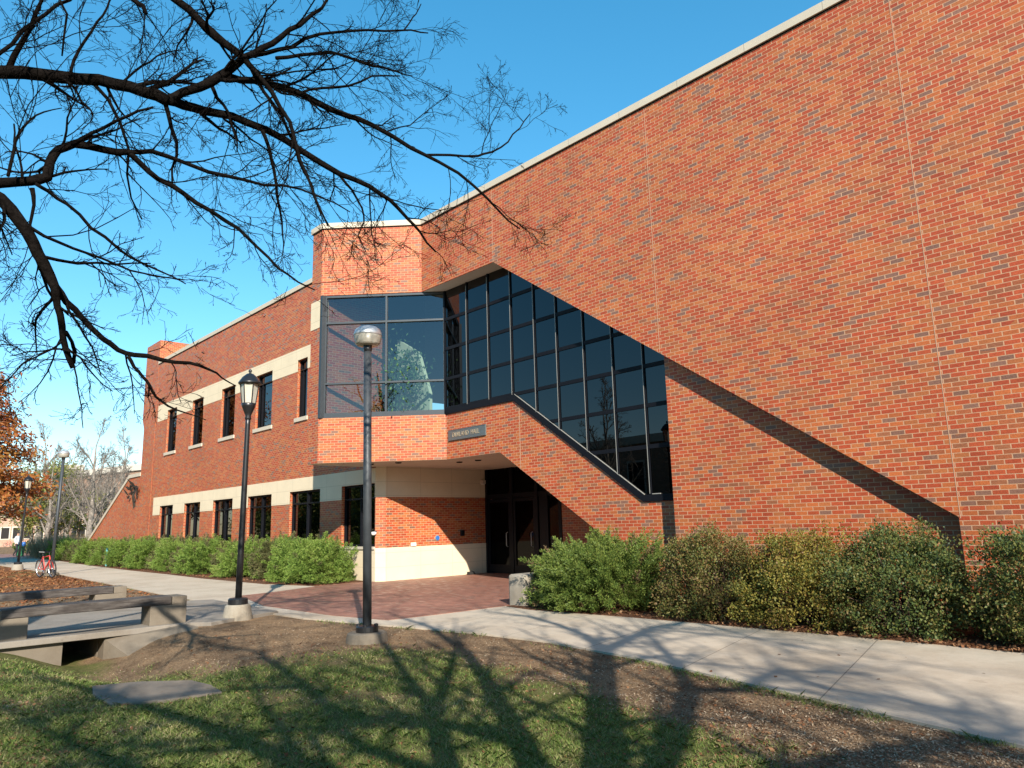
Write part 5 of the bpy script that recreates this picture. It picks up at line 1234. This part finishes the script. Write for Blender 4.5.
def litter(name, n, dmin, dmax, seed, L, W, mat, dens, label, cat, lift=.006, tilt=.35, okf=off_things, zf=None):
    X, Y, d, rng = in_view_scatter(n, dmin, dmax, seed)
    keep = (rng.random(n) < dens(X, Y)) & okf(X, Y); X, Y = X[keep], Y[keep]; m = len(X)
    a = rng.uniform(0, 6.283, m); dr = nrm(np.stack([np.cos(a), np.sin(a), rng.normal(0, tilt, m)], 1))
    c = np.stack([X, Y, (gz(X, Y) if zf is None else zf(X, Y)) + lift * rng.uniform(.5, 2.2, m)], 1)
    up = np.stack([rng.normal(0, tilt, m), rng.normal(0, tilt, m), np.ones(m)], 1); sd = nrm(np.cross(up, dr)); k = rng.uniform(.5, 1.5, m)[:, None]
    V = np.stack([c - dr * L * k / 2, c + sd * W * k / 2, c + dr * L * k / 2, c - sd * W * k / 2], 1).reshape(-1, 3)
    return tag(link(bpy.data.objects.new(name, fast_mesh(name, V, np.arange(4 * m).reshape(m, 4), mat))), label, cat, kind='stuff')
M_LEAF = leaf_mat('fallen_leaf', [(.1, (.09, .04, .02)), (.4, (.18, .075, .032)), (.65, (.26, .13, .06)), (.9, (.34, .22, .13))], .8, .2, 1.2)
M_CHIP = leaf_mat('mulch_chip', [(.1, (.06, .035, .022)), (.4, (.18, .12, .072)), (.65, (.32, .23, .145)), (.9, (.5, .4, .28))], .9, .05, 1.2)
litter('fallen_leaves', 30000, 3.8, 40, 71, .034, .022, M_LEAF, lambda X, Y: .15 + .75 * (fbm(X, Y, 1.1) > .5), 'scattered small brown fallen leaves over the lawn', 'leaves')
litter('mulch_chips', 300000, 3.8, 22, 72, .019, .008, M_CHIP, lambda X, Y: np.clip(1.0 - grassiness(X, Y) * 1.3, 0, 1) * .8, 'brown mulch chips and dry bits over the bare soil strip', 'mulch', .005, .3)
litter('mulch_chips', 40000, 3.8, 18, 79, .034, .009, M_CHIP, lambda X, Y: np.clip(1.0 - grassiness(X, Y) * 1.3, 0, 1) * .55 * (.3 + fbm(X, Y, .5)), 'larger bark bits and twiglets on the bare soil strip', 'mulch', .009, .35)
# leaves gathered under the hedges
bedok = lambda X, Y: (Y > 9.72 + .0 * X) & (Y < 11.7) & (X > -10.2)
litter('fallen_leaves', 60000, 7, 16, 73, .055, .036, M_LEAF, lambda X, Y: np.exp(-np.maximum(Y - 9.75, 0) / .35) * .9, 'brown leaves gathered along the foot of the right hand hedge', 'leaves', .012, .6, bedok, lambda X, Y: X * 0 + .034)
bedok2 = lambda X, Y: (Y > 9.8) & (Y < 11) & (X < -18.9) & (X > -45)
litter('fallen_leaves', 60000, 15, 45, 74, .07, .05, M_LEAF, lambda X, Y: (Y > np.interp(X, [-44, -35, -29.8, -25.9, -21, -19.1], [10.3, 9.85, 9.75, 9.55, 9.6, 10.3])) * np.exp(-np.maximum(Y - 9.8, 0) / .6), 'brown leaves along the foot of the junipers', 'leaves', .012, .6, bedok2, lambda X, Y: X * 0 + .034)
litter('fallen_leaves', 700, 5, 24, 75, .035, .024, M_LEAF, lambda X, Y: .5 * (fbm(X, Y, 2.0) > .5), 'a few stray leaves on the concrete walk', 'leaves', .003, .15, lambda X, Y: (Y > edge_y(X) + .05) & (Y < 9.5), lambda X, Y: X * 0 + .024)
rustok = lambda X, Y: (X < -19) & (Y < edge_y(X) - .1) & ~((X > -17.7))
litter('needle_litter', 120000, 16, 60, 76, .10, .04, leaf_mat('rust_litter', [(.1, (.15, .05, .02)), (.5, (.26, .10, .035)), (.9, (.3, .17, .07))], .9, .1, .7), lambda X, Y: np.clip((-X - 19) / 9, 0, 1) * (.3 + .7 * (fbm(X, Y, 3) > .45)), 'rust coloured needle litter on the lawn beyond the footbridge', 'litter', .01, .4, rustok)
